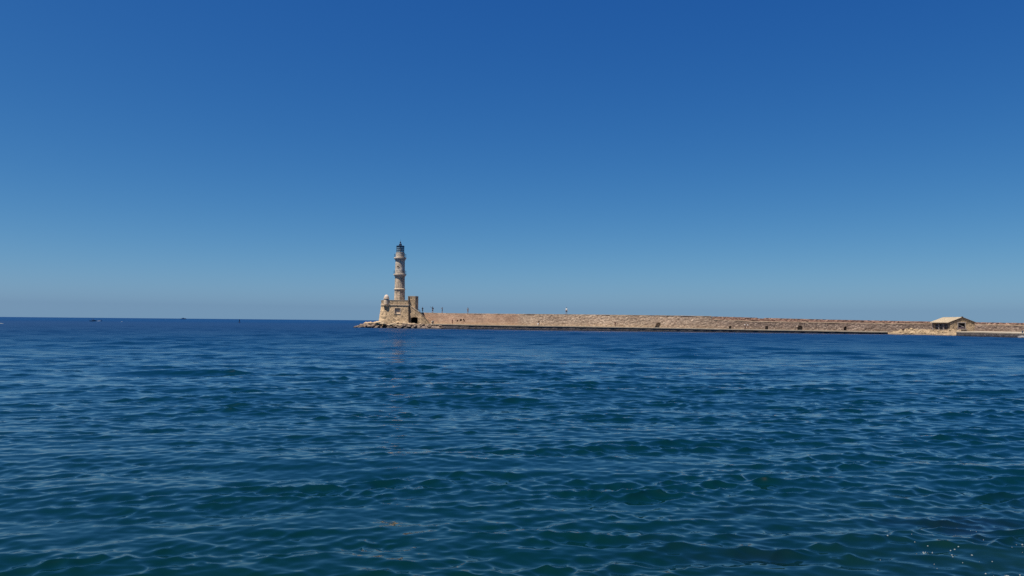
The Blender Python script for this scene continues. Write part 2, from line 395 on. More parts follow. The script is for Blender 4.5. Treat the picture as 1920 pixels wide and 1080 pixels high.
# round window of the upper shaft: raised ring and near-black pane, shaded depth put into its colour, on the lit front-left
wa = math.atan2(-math.cos(R(16)), -math.sin(R(16)))
wc = Vector((LX+1.575*math.cos(wa), LY+1.575*math.sin(wa), lz(500.3)))
nrm = Vector((math.cos(wa), math.sin(wa), 0)); tn = Vector((-nrm.y, nrm.x, 0))
wb = MB(); rb = MB()
cir = lambda r, d: [wc+nrm*d+(tn*math.cos(2*math.pi*i/20)+Vector((0,0,1))*math.sin(2*math.pi*i/20))*r for i in range(20)]
a, bb = cir(0.30, -0.15), cir(0.30, 0.035)
wb.add(a+bb, [tuple(range(20, 40))]+[(i, (i+1) % 20, 20+(i+1) % 20, 20+i) for i in range(20)])
ro, ri = cir(0.42, 0.0), cir(0.42, 0.07); rk = cir(0.30, 0.07); rj = cir(0.30, 0.0)
rb.add(ro+ri+rk+rj, [(i+20*q, (i+1) % 20+20*q, (i+1) % 20+20*(q+1), i+20*(q+1)) for q in range(3) for i in range(20)])
win = rb.build('round_window', M_TRIM, lh, tuple(wc)); wb.build('pane', M_DARK, win, tuple(wc))
# lantern
zl0, zl1 = lz(473.8), lz(462.2)
lf = MB()
for i in range(12):
    a = 2*math.pi*i/12+0.2
    p = (LX+1.24*math.cos(a), LY+1.24*math.sin(a)); lf.tube([(*p, zl0), (*p, zl1)], 0.05, 6)
for z in (zl0+0.06, zl0+(zl1-zl0)*0.34, zl0+(zl1-zl0)*0.67, zl1-0.05):
    lf.tube([(LX+1.24*math.cos(2*math.pi*i/36), LY+1.24*math.sin(2*math.pi*i/36), z) for i in range(37)], 0.045, 6)
lf.lathe([(0.15, zl0), (0.15, zl0+0.5), (0.38, zl0+0.6), (0.42, zl0+1.1), (0.38, zl0+1.6), (0.15, zl0+1.7)], 16, (LX, LY))
lan = lf.build('lantern', M_IRON, lh)
gm = MB(); n = 36
vs = [(LX+1.20*math.cos(2*math.pi*i/n), LY+1.20*math.sin(2*math.pi*i/n), z) for z in (zl0, zl1) for i in range(n)]
gm.add(vs, [(i, (i+1) % n, n+(i+1) % n, n+i) for i in range(n)], True)
gm.build('glazing', M_GLASS, lan)
rf = lath([(1.2, zl1), (1.34, zl1+0.02), (1.36, zl1+0.16), (1.2, zl1+0.24), (0.55, lz(460.4)), (0.42, lz(459.9))], 'lantern_roof', M_ROOFMETAL, lh)
lath([(0.46, lz(460.2)), (0.46, lz(457.6)), (0.40, lz(457.2)), (0.22, lz(456.2)), (0.12, lz(455.8)), (0.2, lz(455.2)), (0.24, lz(454.3)), (0.18, lz(453.2)), (0.05, lz(452.6))], 'ventilator', M_ROOFMETAL, rf, 20)
MB().tube([(LX+0.05, LY, lz(452.8)), (LX+0.05, LY, lz(447.8))], [0.03, 0.012], 6).build('lightning_rod', M_IRON, rf)

# ================================================================ BASTION
Z0 = 0.9
zc = at(740, 572.6, 253).z         # under the string course
zp = at(740, 562.6, 254).z         # parapet top
top = [(-40.75, 252.9), (-33.6, 252.9), (-33.3, 253.5), (-33.3, 263.5), (-42.9, 263.5), (-42.9, 256.6)]
bot = [(-40.95, 252.2), (-33.35, 252.2), (-33.1, 252.9), (-33.1, 263.9), (-43.75, 263.9), (-43.75, 256.4)]
shift = xat(766.4, 252.6)-(-33.3)
top = [(x+shift, y) for x, y in top]; bot = [(x+shift, y) for x, y in bot]
bas = thing('stone_bastion', (top[0][0]+4, 258, Z0), 'square sandy stone bastion with battered walls at the foot of the lighthouse', 'bastion')
bw = MB(); bw.prism([(x, y, Z0) for x, y in bot], [(x, y, zc) for x, y in top])
# niche cut into the front: rebuild the front quad as a frame round a recess
del bw.f[2]; del bw.sm[2]
def fp(t, s):      # front face point: t along, s up
    a = Vector((*bot[0], Z0)).lerp(Vector((*bot[1], Z0)), t); c = Vector((*top[0], zc)).lerp(Vector((*top[1], zc)), t)
    return a.lerp(c, s)
t0, t1 = (739.0-720.2)/(766-720.2), (749.6-720.2)/(766-720.2)
s0, s1 = (606.5-588.6)/(606.5-573)*0.88+0.12, (606.5-578.2)/(606.5-573)*0.88+0.12
ts, ss = [0, t0, t1, 1], [0, s0, s1, 1]
for i in range(3):
    for j in range(3):
        if i == 1 and j == 1: continue
        bw.add([fp(ts[i], ss[j]), fp(ts[i+1], ss[j]), fp(ts[i+1], ss[j+1]), fp(ts[i], ss[j+1])], [(0, 1, 2, 3)])
q = [fp(t0, s0), fp(t1, s0), fp(t1, s1), fp(t0, s1)]; qb = [p+Vector((0, 0.45, 0)) for p in q]
bw.add(q+qb, [(0, 4, 5, 1), (1, 5, 6, 2), (2, 6, 7, 3), (3, 7, 4, 0)])
bw.build('wall', M_BAST, bas)
wi = MB(); wi.add([p+Vector((0, -0.01, 0)) for p in qb], [(0, 1, 2, 3)])
m = Vector(((q[0].x+q[1].x)/2, q[0].y, q[0].z))
niche = wi.build('window_niche', M_TRIM, bas)
MB().box(q[0].x-0.15, q[1].x+0.15, q[0].y-0.14, q[0].y+0.1, q[0].z-0.17, q[0].z-0.01).build('sill', M_TRIM, niche)
fr = MB(); fr.box(q[3].x-0.22, q[2].x+0.22, q[3].y-0.06, q[3].y+0.12, q[3].z+0.01, q[3].z+0.22)
fr.box(q[0].x-0.2, q[0].x-0.01, q[0].y-0.05, q[3].y+0.1, q[0].z, q[3].z); fr.box(q[1].x+0.01, q[1].x+0.2, q[0].y-0.05, q[3].y+0.1, q[0].z, q[3].z)
fr.build('frame', M_TRIM, niche)
def outset(poly, d):
    c = Vector((sum(p[0] for p in poly)/len(poly), sum(p[1] for p in poly)/len(poly)))
    return [(c.x+(p[0]-c.x)*(1+d/5.0), c.y+(p[1]-c.y)*(1+d/5.0)) for p in poly]
co = outset(top, 0.22)
MB().prism([(x, y, zc+0.002) for x, y in co], [(x, y, zc+0.26) for x, y in co]).build('string_course', M_TRIM, bas)
pm = MB(); po = outset(top, -0.03); pi = outset(top, -0.75)
def ringwall(mb, lo_, hi_, z0_, z1_):
    n = len(lo_); o_ = [(x, y, z0_) for x, y in lo_]+[(x, y, z1_) for x, y in lo_]+[(x, y, z0_) for x, y in hi_]+[(x, y, z1_) for x, y in hi_]
    fs = []
    for i in range(n):
        j = (i+1) % n
        fs += [(i, j, n+j, n+i), (2*n+j, 2*n+i, 3*n+i, 3*n+j), (n+i, n+j, 3*n+j, 3*n+i), (j, i, 2*n+i, 2*n+j)]
    mb.add(o_, fs)
ringwall(pm, po, pi, zc+0.262, zp-0.12)
pm.build('parapet', M_BAST, bas)
cm = MB(); ringwall(cm, outset(top, 0.06), outset(top, -0.82), zp-0.118, zp); cm.build('parapet_coping', M_TRIM, bas)
MB().prism([(x, y, zc+0.262) for x, y in outset(top, -0.76)], [(x, y, zc+0.3) for x, y in outset(top, -0.76)]).build('roof_terrace', M_COPING, bas)
# corner pier rising beside the stairs
zq = at(766, 555.2, 254).z
px0 = xat(764.2, 253.2)
MB().prism([(px0, 253.35, zp+0.002), (px0+0.08, 253.3, zp+0.002), (px0+0.36, 253.9, zp+0.002), (px0+0.36, 255.2, zp+0.002), (px0, 255.2, zp+0.002)],
           [(px0, 253.35, zq), (px0+0.08, 253.3, zq), (px0+0.36, 253.9, zq), (px0+0.36, 255.2, zq), (px0, 255.2, zq)]).build('corner_pier', M_BAST, bas)
# sentry turret on the corner
tx, ty = xat(723.7, 252.9), 253.15
def tz(py): return at(723.7, py, 252.9).z
tu = MB().lathe([(0.86, zc+0.27), (0.84, tz(560.4))], 20, (tx, ty)).build('sentry_turret', M_TRIM, bas, (tx, ty, 0))
MB().lathe([(0.80, tz(560.5)), (0.96, tz(560.2)), (0.96, tz(559.2)), (0.84, tz(559.0))], 20, (tx, ty)).build('turret_cornice', M_TRIM, tu, (tx, ty, 0))
h = tz(552.3)-tz(559.1)
MB().lathe([(0.80*math.cos(t*math.pi/2)+0.02, tz(559.1)+h*math.sin(t*math.pi/2)) for t in [i/8 for i in range(9)]], 24, (tx, ty)).build('dome', M_DOME, tu, (tx, ty, 0))
MB().lathe([(0.12, tz(583.3)), (0.35, tz(582.3)), (0.62, tz(578)), (0.88, tz(574.0)), (1.02, tz(573.0)), (1.02, zc+0.0)], 20, (tx, ty), False).build('corbel', M_BAST, tu, (tx, ty, 0))
for sx in (-1, 1):
    sb = MB(); sb.box(tx+sx*1.02-0.1, tx+sx*1.02+0.1, 252.5, 252.9, zc+0.27, zc+0.85)
    sb.build('buttress', M_TRIM, tu)

# ================================================================ STAIRS BESIDE THE BASTION
SY = 253.35
def sx_(px): return xat(px, SY)
def sz(px, py): return at(px, py, SY).z
st = thing('stone_stairway', (sx_(785), SY, 1.2), 'stone stairway with arched doorway climbing from the quay to the bastion', 'stairway')
xa, xb = sx_(768.6), sx_(806)
tops = [(sx_(768.6), sz(768.6, 573.3)), (sx_(785), sz(785, 585.2)), (sx_(787.5), sz(787.5, 586.6)), (sx_(806), sz(806, 607))]
zh = lambda x: float(np.interp(x, [t[0] for t in tops], [t[1] for t in tops]))
zb = 1.0
aL, aR, aS, aT = sx_(770.0), sx_(783.2), sz(776, 597.0), sz(776, 594.6)
def arch(x):
    u = (x-(aL+aR)/2)/((aR-aL)/2)
    return aS+(aT-aS)*math.sqrt(max(0, 1-u*u))
w = MB()
w.strip([xa, aL], lambda x: zb, zh, SY, SY+3.2)
w.strip([aL+(aR-aL)*i/16 for i in range(17)], arch, zh, SY, SY+3.2)
w.strip([aR, tops[1][0], tops[2][0], (tops[2][0]+tops[3][0])/2, xb], lambda x: zb-0.1, lambda x: max(zh(x), zb), SY, SY+3.2)
w.build('wall', M_BAST, st)
MB().box(aL-0.05, aR+0.05, SY+2.6, SY+2.8, zb, aT+0.05).build('doorway_back', M_DARK, st)  # solid panel, the doorway's inner shade is in its colour
# flight down along the sea wall: dark-toned coping and iron handrail
dz = 0.05
cp = MB(); xs = [sx_(786.0), tops[2][0], xb-0.1]
cp.strip(xs, lambda x: zh(x)+0.004, lambda x: zh(x)+0.26, SY-0.06, SY+0.34); cp.build('lower_coping', M_STAIRDARK, st)
cp = MB(); cp.strip([xa+0.05, tops[1][0]], lambda x: zh(x)+0.004, lambda x: zh(x)+0.2, SY-0.06, SY+0.34); cp.build('upper_coping', M_TRIM, st)
hr = MB(); pts = [(sx_(782.5), SY+0.14, zh(sx_(782.5))+0.75), (tops[2][0], SY+0.14, zh(tops[2][0])+0.8)]
hr.tube(pts, 0.05, 6)
for px in (783, 784.6, 786.2, 787.4): hr.tube([(sx_(px), SY+0.14, zh(sx_(px))), (sx_(px), SY+0.14, zh(sx_(px))+0.78)], 0.05, 6)
hr.build('handrail', M_IRON, st)
stp = MB(); n = 20
for i in range(n):
    x0 = tops[2][0]+(xb-tops[2][0])*i/n; x1 = tops[2][0]+(xb-tops[2][0])*(i+1)/n
    stp.box(x0, x1, SY+3.204, SY+5.0, zb-0.1, max(zb, zh(x1)))
stp.build('steps', M_TRIM, st)
zk = sz(772, 555.8)
bx = [sx_(766.6), sx_(777.7), sx_(780.9)]
lo = [(bx[0], SY+0.6), (bx[1], SY+0.6), (bx[2]+0.03, SY+1.7), (bx[2]+0.03, SY+4), (bx[0], SY+4)]
zl = sz(772, 582)
zl = max(zl, zh(bx[2])-0.4)
MB().prism([(x, y, zl) for x, y in lo], [(x, y, zk) for x, y in lo]).build('stair_head', M_BAST, st)
lo2 = [(x, y) for x, y in outset(lo, 0.12)]
MB().prism([(x, y, zk+0.002) for x, y in lo2], [(x, y, zk+0.16) for x, y in lo2]).build('stair_head_coping', M_TRIM, st)

# ================================================================ BREAKWATER
#       px   Yfront water  edge   Ywall  top    ledge
TAB = [(786, 251.0, 616.4, 607.0, 258.5, 586.6, 0),
       (830, 247.0, 617.2, 607.4, 254.0, 587.6, 0),
       (877, 243.5, 617.8, 608.5, 249.5, 588.2, 0),
       (960, 240.0, 618.4, 609.9, 245.0, 589.0, 0),
       (1062, 237.0, 619.5, 611.3, 242.0, 589.8, 0),
       (1240, 231.0, 621.5, 614.2, 236.0, 591.8, 598.5),
       (1340, 228.0, 622.5, 616.2, 233.0, 593.4, 599.8),
       (1421, 225.0, 623.4, 617.6, 230.0, 595.7, 603.2),
       (1520, 221.0, 625.2, 619.2, 226.0, 598.4, 604.7),
       (1640, 217.0, 626.2, 621.4, 222.5, 601.0, 606.7),
       (1745, 214.0, 628.0, 622.0, 217.5, 602.8, 607.8),
       (1840, 212.0, 630.0, 622.2, 212.5, 604.4, 609.4),
       (1920, 210.0, 632.0, 623.0, 207.5, 605.7, 610.4),
       (2120, 205.0, 634.0, 625.5, 195.0, 608.6, 613.5)]
def col(px, k): return interp(px, TAB, k)
pxs = list(np.arange(788, 2121, 1.4))
npx = len(pxs)
NICHES = [(1232.5, 5.4, 605.4, 613.6), (1369, 3.2, 611.3, 617.2), (1437.5, 3.6, 611.8, 617.9), (1500, 5.5, 610.8, 617.8), (1585, 3.0, 612.5, 618.8)]
HOLES = [(858.5, 0.8, 601.2, 602.8), (864.0, 1.2, 598.6, 602.6), (869.5, 0.7, 598.5, 600.0), (870.5, 0.7, 601.0, 602.9)]
bw_ = thing('breakwater', (xat(1240, 236), 236, 0.5), 'long reddish brown stone sea wall running from the lighthouse across to the hut', 'sea wall')
def path(px, extra=0.0):
    Y = col(px, 4)+extra; return xat(px, Y), Y
# cumulative length
P = [path(p) for p in pxs]
sl = [0.0]
for i in range(1, npx): sl.append(sl[-1]+math.hypot(P[i][0]-P[i-1][0], P[i][1]-P[i-1][1]))
ST0 = 1235.0       # ledge starts fading in here
rows = 22
me_v = []; me_uv = []
def lowtop(px):
    t = col(px, 5); l = col(px, 6)
    if px < 1335: return t
    return l
for i, px in enumerate(pxs):
    Y = col(px, 4)
    zb_ = at(px, col(px, 3)+1.0, Y).z-0.15; zt_ = at(px, lowtop(px), Y).z
    for j in range(rows+1):
        t = j/rows; z = zb_+(zt_-zb_)*t
        rough = 0.025 if px < 1000 else 0.08
        nz = noise.noise(Vector((sl[i]*1.4, z*1.9, 0)))*rough+noise.noise(Vector((sl[i]*0.25, z*0.3, 7)))*0.12
        y = Y+nz+0.25*t
        if j == rows and px > 1000: z += noise.noise(Vector((sl[i]*0.8, 3, 0)))*0.06
        py = 603+(px-960)*0.0093-(z-CAMZ)*F/Y
        for (cx, hw, ya, yb) in NICHES:
            if ya-0.3 < py < yb+1.2 and abs(px-cx+((yb-py)*-0.35 if cx == 1232.5 else 0)) < hw*0.75*math.sqrt(max(0, 1-max(0, (yb-py)/(yb-ya+0.3))**4)): y += 0.8
        for (cx, hw, ya, yb) in HOLES:
            if abs(px-cx) < hw and ya-0.35 < py < yb+0.35: y += 0.6
        x = xat(px, y)
        me_v.append((x, y, z)); me_uv.append((sl[i], z-zb_-0.15))
f = [(i*(rows+1)+j, (i+1)*(rows+1)+j, (i+1)*(rows+1)+j+1, i*(rows+1)+j+1) for i in range(npx-1) for j in range(rows)]
def uvmesh(name, vs, fs, uvs, m, parent):
    me = bpy.data.meshes.new(name); me.from_pydata(vs, [], fs); me.materials.append(m)
    ul = me.uv_layers.new(name='UVMap')
    li = np.empty(len(me.loops), dtype=np.int32); me.loops.foreach_get('vertex_index', li)
    ul.data.foreach_set('uv', np.array(uvs, dtype=np.float32)[li].ravel())
    me.update()
    o = bpy.data.objects.new(name, me); COL.objects.link(o)
    if parent: o.parent = parent; o.location = -parent_world(parent)
    return o
# body: close the wall with top and back so it has thickness
base_n = len(me_v)
W = 4.5
tv = []
for i, px in enumerate(pxs):
    x, y, z = me_v[i*(rows+1)+rows]
    tv.append((x, y+W, z)); me_uv.append((sl[i], 5.5))
for i, px in enumerate(pxs):
    x, y, z = me_v[i*(rows+1)+rows]
    tv.append((x, y+W+0.3, -0.5)); me_uv.append((sl[i], 9.0))
f += [(i*(rows+1)+rows, (i+1)*(rows+1)+rows, base_n+i+1, base_n+i) for i in range(npx-1)]
f += [(base_n+i, base_n+i+1, base_n+npx+i+1, base_n+npx+i) for i in range(npx-1)]
uvmesh('main_wall', me_v+tv, f, me_uv, M_SEAWALL, bw_)
# upper wall, set back behind the ledge, on the right-hand part
uv2 = []; vs2 = []; pr = [p for p in np.arange(1337, 2121, 1.4)]; r2 = 7
for px in pr:
    Y = col(px, 4)+1.15
    zl_ = at(px, col(px, 6), Y).z-0.25; zt_ = at(px, col(px, 5)+(1.2 if 1420 < px < 1436 else 0), Y).z
    s_ = float(np.interp(px, pxs, sl))
    for j in range(r2+1):
        t = j/r2; z = zl_+(zt_-zl_)*t
        if j == r2: z += noise.noise(Vector((s_*0.9, 11, 0)))*0.05+noise.noise(Vector((s_*3.1, 5, 0)))*0.035
        y = Y+noise.noise(Vector((s_*1.5, z*2, 4)))*0.12
        vs2.append((xat(px, y), y, z)); uv2.append((s_+7.3, z+1.1))
n2 = len(pr)
f2 = [(i*(r2+1)+j, (i+1)*(r2+1)+j, (i+1)*(r2+1)+j+1, i*(r2+1)+j+1) for i in range(n2-1) for j in range(r2)]
b0 = len(vs2)
for i in range(n2): x, y, z = vs2[i*(r2+1)+r2]; vs2.append((x, y+1.4, z)); uv2.append((uv2[i*(r2+1)][0], 7.0))
for i in range(n2): x, y, z = vs2[i*(r2+1)]; vs2.append((x, y+1.4, z)); uv2.append((uv2[i*(r2+1)][0], 9.0))
f2 += [(i*(r2+1)+r2, (i+1)*(r2+1)+r2, b0+i+1, b0+i) for i in range(n2-1)]
f2 += [(b0+i, b0+i+1, b0+n2+i+1, b0+n2+i) for i in range(n2-1)]
f2 += [tuple(range(r2+1))+(b0, b0+n2)]
uvmesh('upper_wall', vs2, f2, uv2, molemat(True), bw_)
def ribbon(name, ps, yf, d0, d1, z0f, z1f, m, parent, uvm=False):
    mb = MB(); vs = []
    for px in ps:
        y0, y1 = yf(px)+d0, yf(px)+d1
        z0, z1 = z0f(px), z1f(px)
        vs += [(xat(px, y0), y0, z0), (xat(px, y0), y0, z1), (xat(px, y1), y1, z1), (xat(px, y1), y1, z0)]
    n = len(ps); fs = []
    for i in range(n-1):
        a, c = 4*i, 4*i+4
        fs += [(a, c, c+1, a+1), (a+1, c+1, c+2, a+2), (a+2, c+2, c+3, a+3), (a+3, c+3, c, a)]
    fs += [(0, 1, 2, 3), (4*n-1, 4*n-2, 4*n-3, 4*n-4)]
    mb.add(vs, fs)
    return mb.build(name, m, parent)
Yw = lambda p: col(p, 4)
topz = lambda p: at(p, col(p, 5), col(p, 4)).z
ledz = lambda p: at(p, col(p, 6), col(p, 4)).z
pa = list(np.arange(788.5, 1336, 6))
ribbon('coping', pa, Yw, 0.22, 0.9, lambda p: topz(p)-0.03, lambda p: topz(p)+0.12+0.05*noise.noise(Vector((p*0.11, 2, 2))), M_COPING, bw_)
pb = list(np.arange(1338, 2118, 4))
ribbon('ledge', pb, Yw, 0.20, 1.02, lambda p: ledz(p)-0.05, lambda p: ledz(p)+0.16+0.07*noise.noise(Vector((p*0.07, 2, 2))), M_LEDGE, bw_)

# ================================================================ QUAY (structure)
def quay(ps, yf, ybk, zt, name):
    mb = MB(); vs = []
    for px in ps:
        y0 = yf(px); y1 = ybk(px); z = zt(px)
        j = 0.08*noise.noise(Vector((px*0.09, 1, 3)))
        vs += [(xat(px, y0), y0+0.25+j, -1.2), (xat(px, y0), y0+0.12+j, z-0.24), (xat(px, y0), y0, z-0.238), (xat(px, y0), y0, z), (xat(px, y1), y1, z)]
    n = len(ps); k = 5
    fs = [(i*k+q, (i+1)*k+q, (i+1)*k+q+1, i*k+q+1) for i in range(n-1) for q in range(k-1)]
    fs += [tuple(range(k)), ]
    mb.add(vs, fs)
    o = mb.build(name, [M_QUAYFACE, M_QUAYTOP])
    mi = [(1 if (fi % 4) >= 2 else 0) for fi in range((n-1)*4)]+[0]
    o.data.polygons.foreach_set('material_index', mi)
    return structure(o)
qz = lambda p: at(p, col(p, 3)+0.1, col(p, 1)).z
quay(list(np.arange(800, 1665, 3.0)), lambda p: col(p, 1), lambda p: col(p, 4)+1.6, qz, 'quay')
Q2 = [(1793, 189.5, 621.8), (1830, 184.0, 622.3), (1880, 176.0, 623.6), (1920, 170.0, 624.6), (2120, 142.0, 632.0)]
quay(list(np.arange(1793.5, 2120, 3.0)), lambda p: interp(p, Q2, 1), lambda p: col(p, 4)+1.4, lambda p: at(p, interp(p, Q2, 2), interp(p, Q2, 1)).z, 'quay')

# ================================================================ ROCKY SHORES
SH = [(640, 272, 0), (664, 266, 0), (676, 262.5, 0), (690, 258.5, 0), (706, 254.5, 0), (722, 251.0, 0), (745, 248.6, 0), (775, 248.0, 0), (805, 247.5, 0), (835, 246.0, 0), (870, 243.0, 0)]
front = [Vector((xat(p, y), y)) for p, y, _ in SH[1:]]
tip = [front[0], Vector((front[0].x+1.5, 269.5)), Vector((front[0].x+8, 272))]
line = list(reversed(tip[1:]))+front
def sdist(x, y):
    p = Vector((x, y)); best = 1e9; sgn = 1
    for a, c in zip(line[:-1], line[1:]):
        d = c-a; t = max(0, min(1, (p-a).dot(d)/d.length_squared)); q_ = a+d*t
        dd = (p-q_).length
        if dd < best: best = dd; sgn = 1 if (d.x*(p.y-a.y)-d.y*(p.x-a.x)) > 0 else -1
    return best*sgn
def shore_h(x, y):
    d = sdist(x, y)
    base = 2.25*(1-math.exp(-max(d, -1.5)/2.2)) if d > 0 else d*0.5
    if x > -34.5: base = min(base, 1.45-0.25*min(1, max(0, (x+34.5)/3)))
    if x > -23: base -= (x+23)*0.35
    left = max(0, min(1, (x+56)/7)); base = base*(0.3+0.7*left) if base > 0 else base
    a = min(1, max(0, (d+1)/2))
    rk = (noise.noise(Vector((x*0.55, y*0.8, 0)))*0.45+abs(noise.noise(Vector((x*1.3, y*1.6, 5))))*0.5-0.15+noise.noise(Vector((x*3, y*3, 9)))*0.12)
    return base-0.05+rk*a*(1.15 if x < -34.5 else 0.7)
x0, x1, y0, y1 = -58.0, -13.0, 240.0, 276.0
nx, ny = 220, 140
vs = []
for j in range(ny):
    for i in range(nx):
        x = x0+(x1-x0)*i/(nx-1); y = y0+(y1-y0)*j/(ny-1)
        vs.append((x, y, max(-1.0, shore_h(x, y))))
sm = MB(); sm.add(vs, [(j*nx+i, j*nx+i+1, (j+1)*nx+i+1, (j+1)*nx+i) for j in range(ny-1) for i in range(nx-1)], False)
structure(sm.build('rocky_shore', M_ROCKDARK))
# tan beach by the hut
BF = [(1640, 217.2, 626.4), (1660, 215.8, 626.8), (1700, 212.0, 627.2), (1740, 206.5, 628.2), (1770, 201.0, 629.2), (1785, 199.3, 630), (1796, 198.0, 630.4), (1802, 197, 631)]
vs = []; nu, nv = 150, 50
def beach_h(px, t):
    Yf_ = interp(px, BF, 1)-1.0; Yb = col(px, 4)+1.0
    Y = Yf_+(Yb-Yf_)*t
    x = xat(px, Y)
    zb_ = 1.15 if px > 1690 else 0.35+0.8*max(0, (px-1665))/25
    tt = min(1, t*((Yb-Yf_)/(9.0-6.5*max(0, min(1, (px-1755)/30)))))
    z = -0.35+(zb_+0.4)*tt**0.7
    z += (noise.noise(Vector((x*0.9, Y*0.9, 0)))*0.3+abs(noise.noise(Vector((x*2.2, Y*2.2, 5))))*0.25)*min(1, tt*1.5)
    return (x, Y, z)
for j in range(nv):
    for i in range(nu): vs.append(beach_h(1640+(1802-1640)*i/(nu-1), j/(nv-1)))
sm = MB(); sm.add(vs, [(j*nu+i, j*nu+i+1, (j+1)*nu+i+1, (j+1)*nu+i) for j in range(nv-1) for i in range(nu-1)])
structure(sm.build('beach', M_ROCKTAN))

ico = bmesh.new(); bmesh.ops.create_icosphere(ico, subdivisions=3, radius=1.0)
ICV = [v.co.copy() for v in ico.verts]; ICF = [tuple(v.index for v in fc.verts) for fc in ico.faces]; ico.free()
def rock_mesh(seed, sx, sy, sz_):
    rd = random.Random(seed)
    pl = []
    for _ in range(14):
        d = Vector((rd.gauss(0, 1), rd.gauss(0, 1), rd.gauss(0, 1))).normalized(); pl.append((d, rd.uniform(0.62, 0.92)))
    vs = []
    for v in ICV:
        p = v.copy()
        for d, t in pl:
            q_ = p.dot(d)
            if q_ > t: p = p-d*(q_-t)
        p = p*(1+0.10*noise.noise(v*1.7+Vector((seed*3.1, 0, 0))))
        vs.append((p.x*sx, p.y*sy, p.z*sz_))
    mb = MB(); mb.add(vs, ICF, False); return mb
def rock(name, x, y, z, sx, sy, sz_, m, seed, label, cat='boulder', group=None, rz=None):
    o = rock_mesh(seed, sx, sy, sz_).build(name, m)
    o.location = (x, y, z); o.rotation_euler = (0, 0, rz if rz is not None else random.uniform(0, 6.28))
    return tag(o, label, cat, group)
sd = 100
for i in range(84):
    px = 669+i*2.05+random.uniform(-1.5, 1.5)
    Y = interp(px, SH, 1)+random.uniform(0.0, 3.4)
    x = xat(px, Y); s = random.uniform(0.3, 1.0)*(1 if px < 770 else 0.75)
    sd += 1
    rock('boulder', x, Y, shore_h(x, Y)+0.12*s, s*1.35, s, s*0.72, M_ROCKDARK, sd, 'dark weathered boulder at the waterline below the lighthouse bastion', 'boulder', 'dark boulders round the lighthouse point')
for (px, py, Y, s, lab) in [(712, 604.2, 251.6, 1.05, 'big pale cream boulder at the left corner of the bastion'),
                            (718.5, 605.2, 251.0, 0.75, 'pale flat boulder just right of the big cream boulder by the bastion'),
                            (706.5, 605.6, 253.0, 0.65, 'small pale rounded boulder left of the big cream boulder'),
                            (738, 607.6, 249.8, 0.95, 'pale peaked boulder in front of the bastion wall below its window'),
                            (730.5, 609.2, 249.4, 0.6, 'low pale boulder left of the peaked boulder under the bastion'),
                            (749, 608.2, 250.0, 0.8, 'long flat pale slab lying in front of the bastion near the arch')]:
    p = at(px, py, Y); sd += 1
    rock('pale_boulder', p.x, Y, p.z-0.3*s, s*1.5, s, s*0.7, M_ROCKPALE2, sd, lab, 'boulder', 'pale boulders against the bastion', 0.2)
hx0_ = xat(1781.5, 203.0)
for i in range(170):
    px = random.uniform(1690, 1788); t = random.uniform(0.15, 0.95)
    x, Y, z = beach_h(px, t); s = random.uniform(0.17, 0.48)
    if x > hx0_-0.5 and Y > 202.4: continue
    sd += 1
    rock('beach_stone', x, Y, z+0.1, s*1.25, s, s*0.7, M_ROCKPALE, sd, 'pale tan broken stone on the beach beside the hut', 'stone', 'pale broken stones on the beach by the hut')
p = at(1915, 631.3, 168.8)
rock('grey_boulder', p.x, 168.8, 0.22, 0.75, 0.6, 0.4, plain('grey_rock', (0.19, 0.185, 0.19), 0.9), 999, 'single light grey boulder in the water at the right end of the quay', 'boulder')

# ================================================================ HUT
HY = 203.0
hx0 = xat(1781.5, HY); hx1 = xat(1827.5, HY); hyb = HY+8.6
hz0 = 0.7; he = at(1781, 604.4, HY).z; hrz = at(1804, 595.8, HY).z; hm = (hx0+hx1)/2
hut = thing('stone_hut', (hm, HY+4, hz0), 'small low stone hut with a cream gabled roof at the shore', 'hut')
hw = MB()
# gable wall (front) as strips with a window opening
gxl, gxr = xat(1796.6, HY), xat(1809.4, HY)
gz0, gz1 = at(1803, 616.4, HY).z, at(1803, 605.6, HY).z
zg = lambda x: he+(hrz-he)*(1-abs(x-hm)/((hx1-hx0)/2))
T = 0.4
hw.strip([hx0, gxl], lambda x: hz0, zg, HY, HY+T)
hw.strip([gxl, gxr], lambda x: hz0, lambda x: gz0, HY, HY+T)
hw.strip([gxl, hm, gxr] if gxl < hm < gxr else [gxl, gxr], lambda x: gz1, zg, HY, HY+T)
hw.strip([gxr, hx1], lambda x: hz0, zg, HY, HY+T)
hw.strip([hx0, hm, hx1], lambda x: hz0, zg, hyb-T, hyb)
hw.box(hx1-T, hx1, HY+T+0.002, hyb-T-0.002, hz0, he)
# left side wall with three window openings
oy = [(HY+1.15, HY+2.85), (HY+3.35, HY+5.0), (HY+5.5, HY+7.2)]
wz0, wz1 = hz0+0.75, he-0.35
yy = [HY+T+0.002]+[v for o_ in oy for v in o_]+[hyb-T-0.002]
for i in range(len(yy)-1):
    if i % 2 == 0: hw.box(hx0, hx0+T, yy[i], yy[i+1], hz0, he-0.01)
    else:
        hw.box(hx0, hx0+T, yy[i], yy[i+1], hz0, wz0); hw.box(hx0, hx0+T, yy[i], yy[i+1], wz1, he-0.01)
hw.build('wall', M_HUT, hut)
for (ya, yb_) in oy:
    fm = MB(); fx0, fx1 = hx0+0.10, hx0+0.18
    for yv in (ya+0.04, (ya+yb_)/2, yb_-0.04): fm.box(fx0, fx1, yv-0.04, yv+0.04, wz0+0.002, wz1-0.002)
    for zv in (wz0+0.05, (wz0+wz1)/2, wz1-0.05): fm.box(fx0+0.01, fx1-0.01, ya+0.002, yb_-0.002, zv-0.045, zv+0.045)
    wn = fm.build('window', M_POST, hut)
    MB().box(hx0+0.2, hx0+0.22, ya+0.002, yb_-0.002, wz0+0.002, wz1-0.002).build('pane', M_PANE, wn)
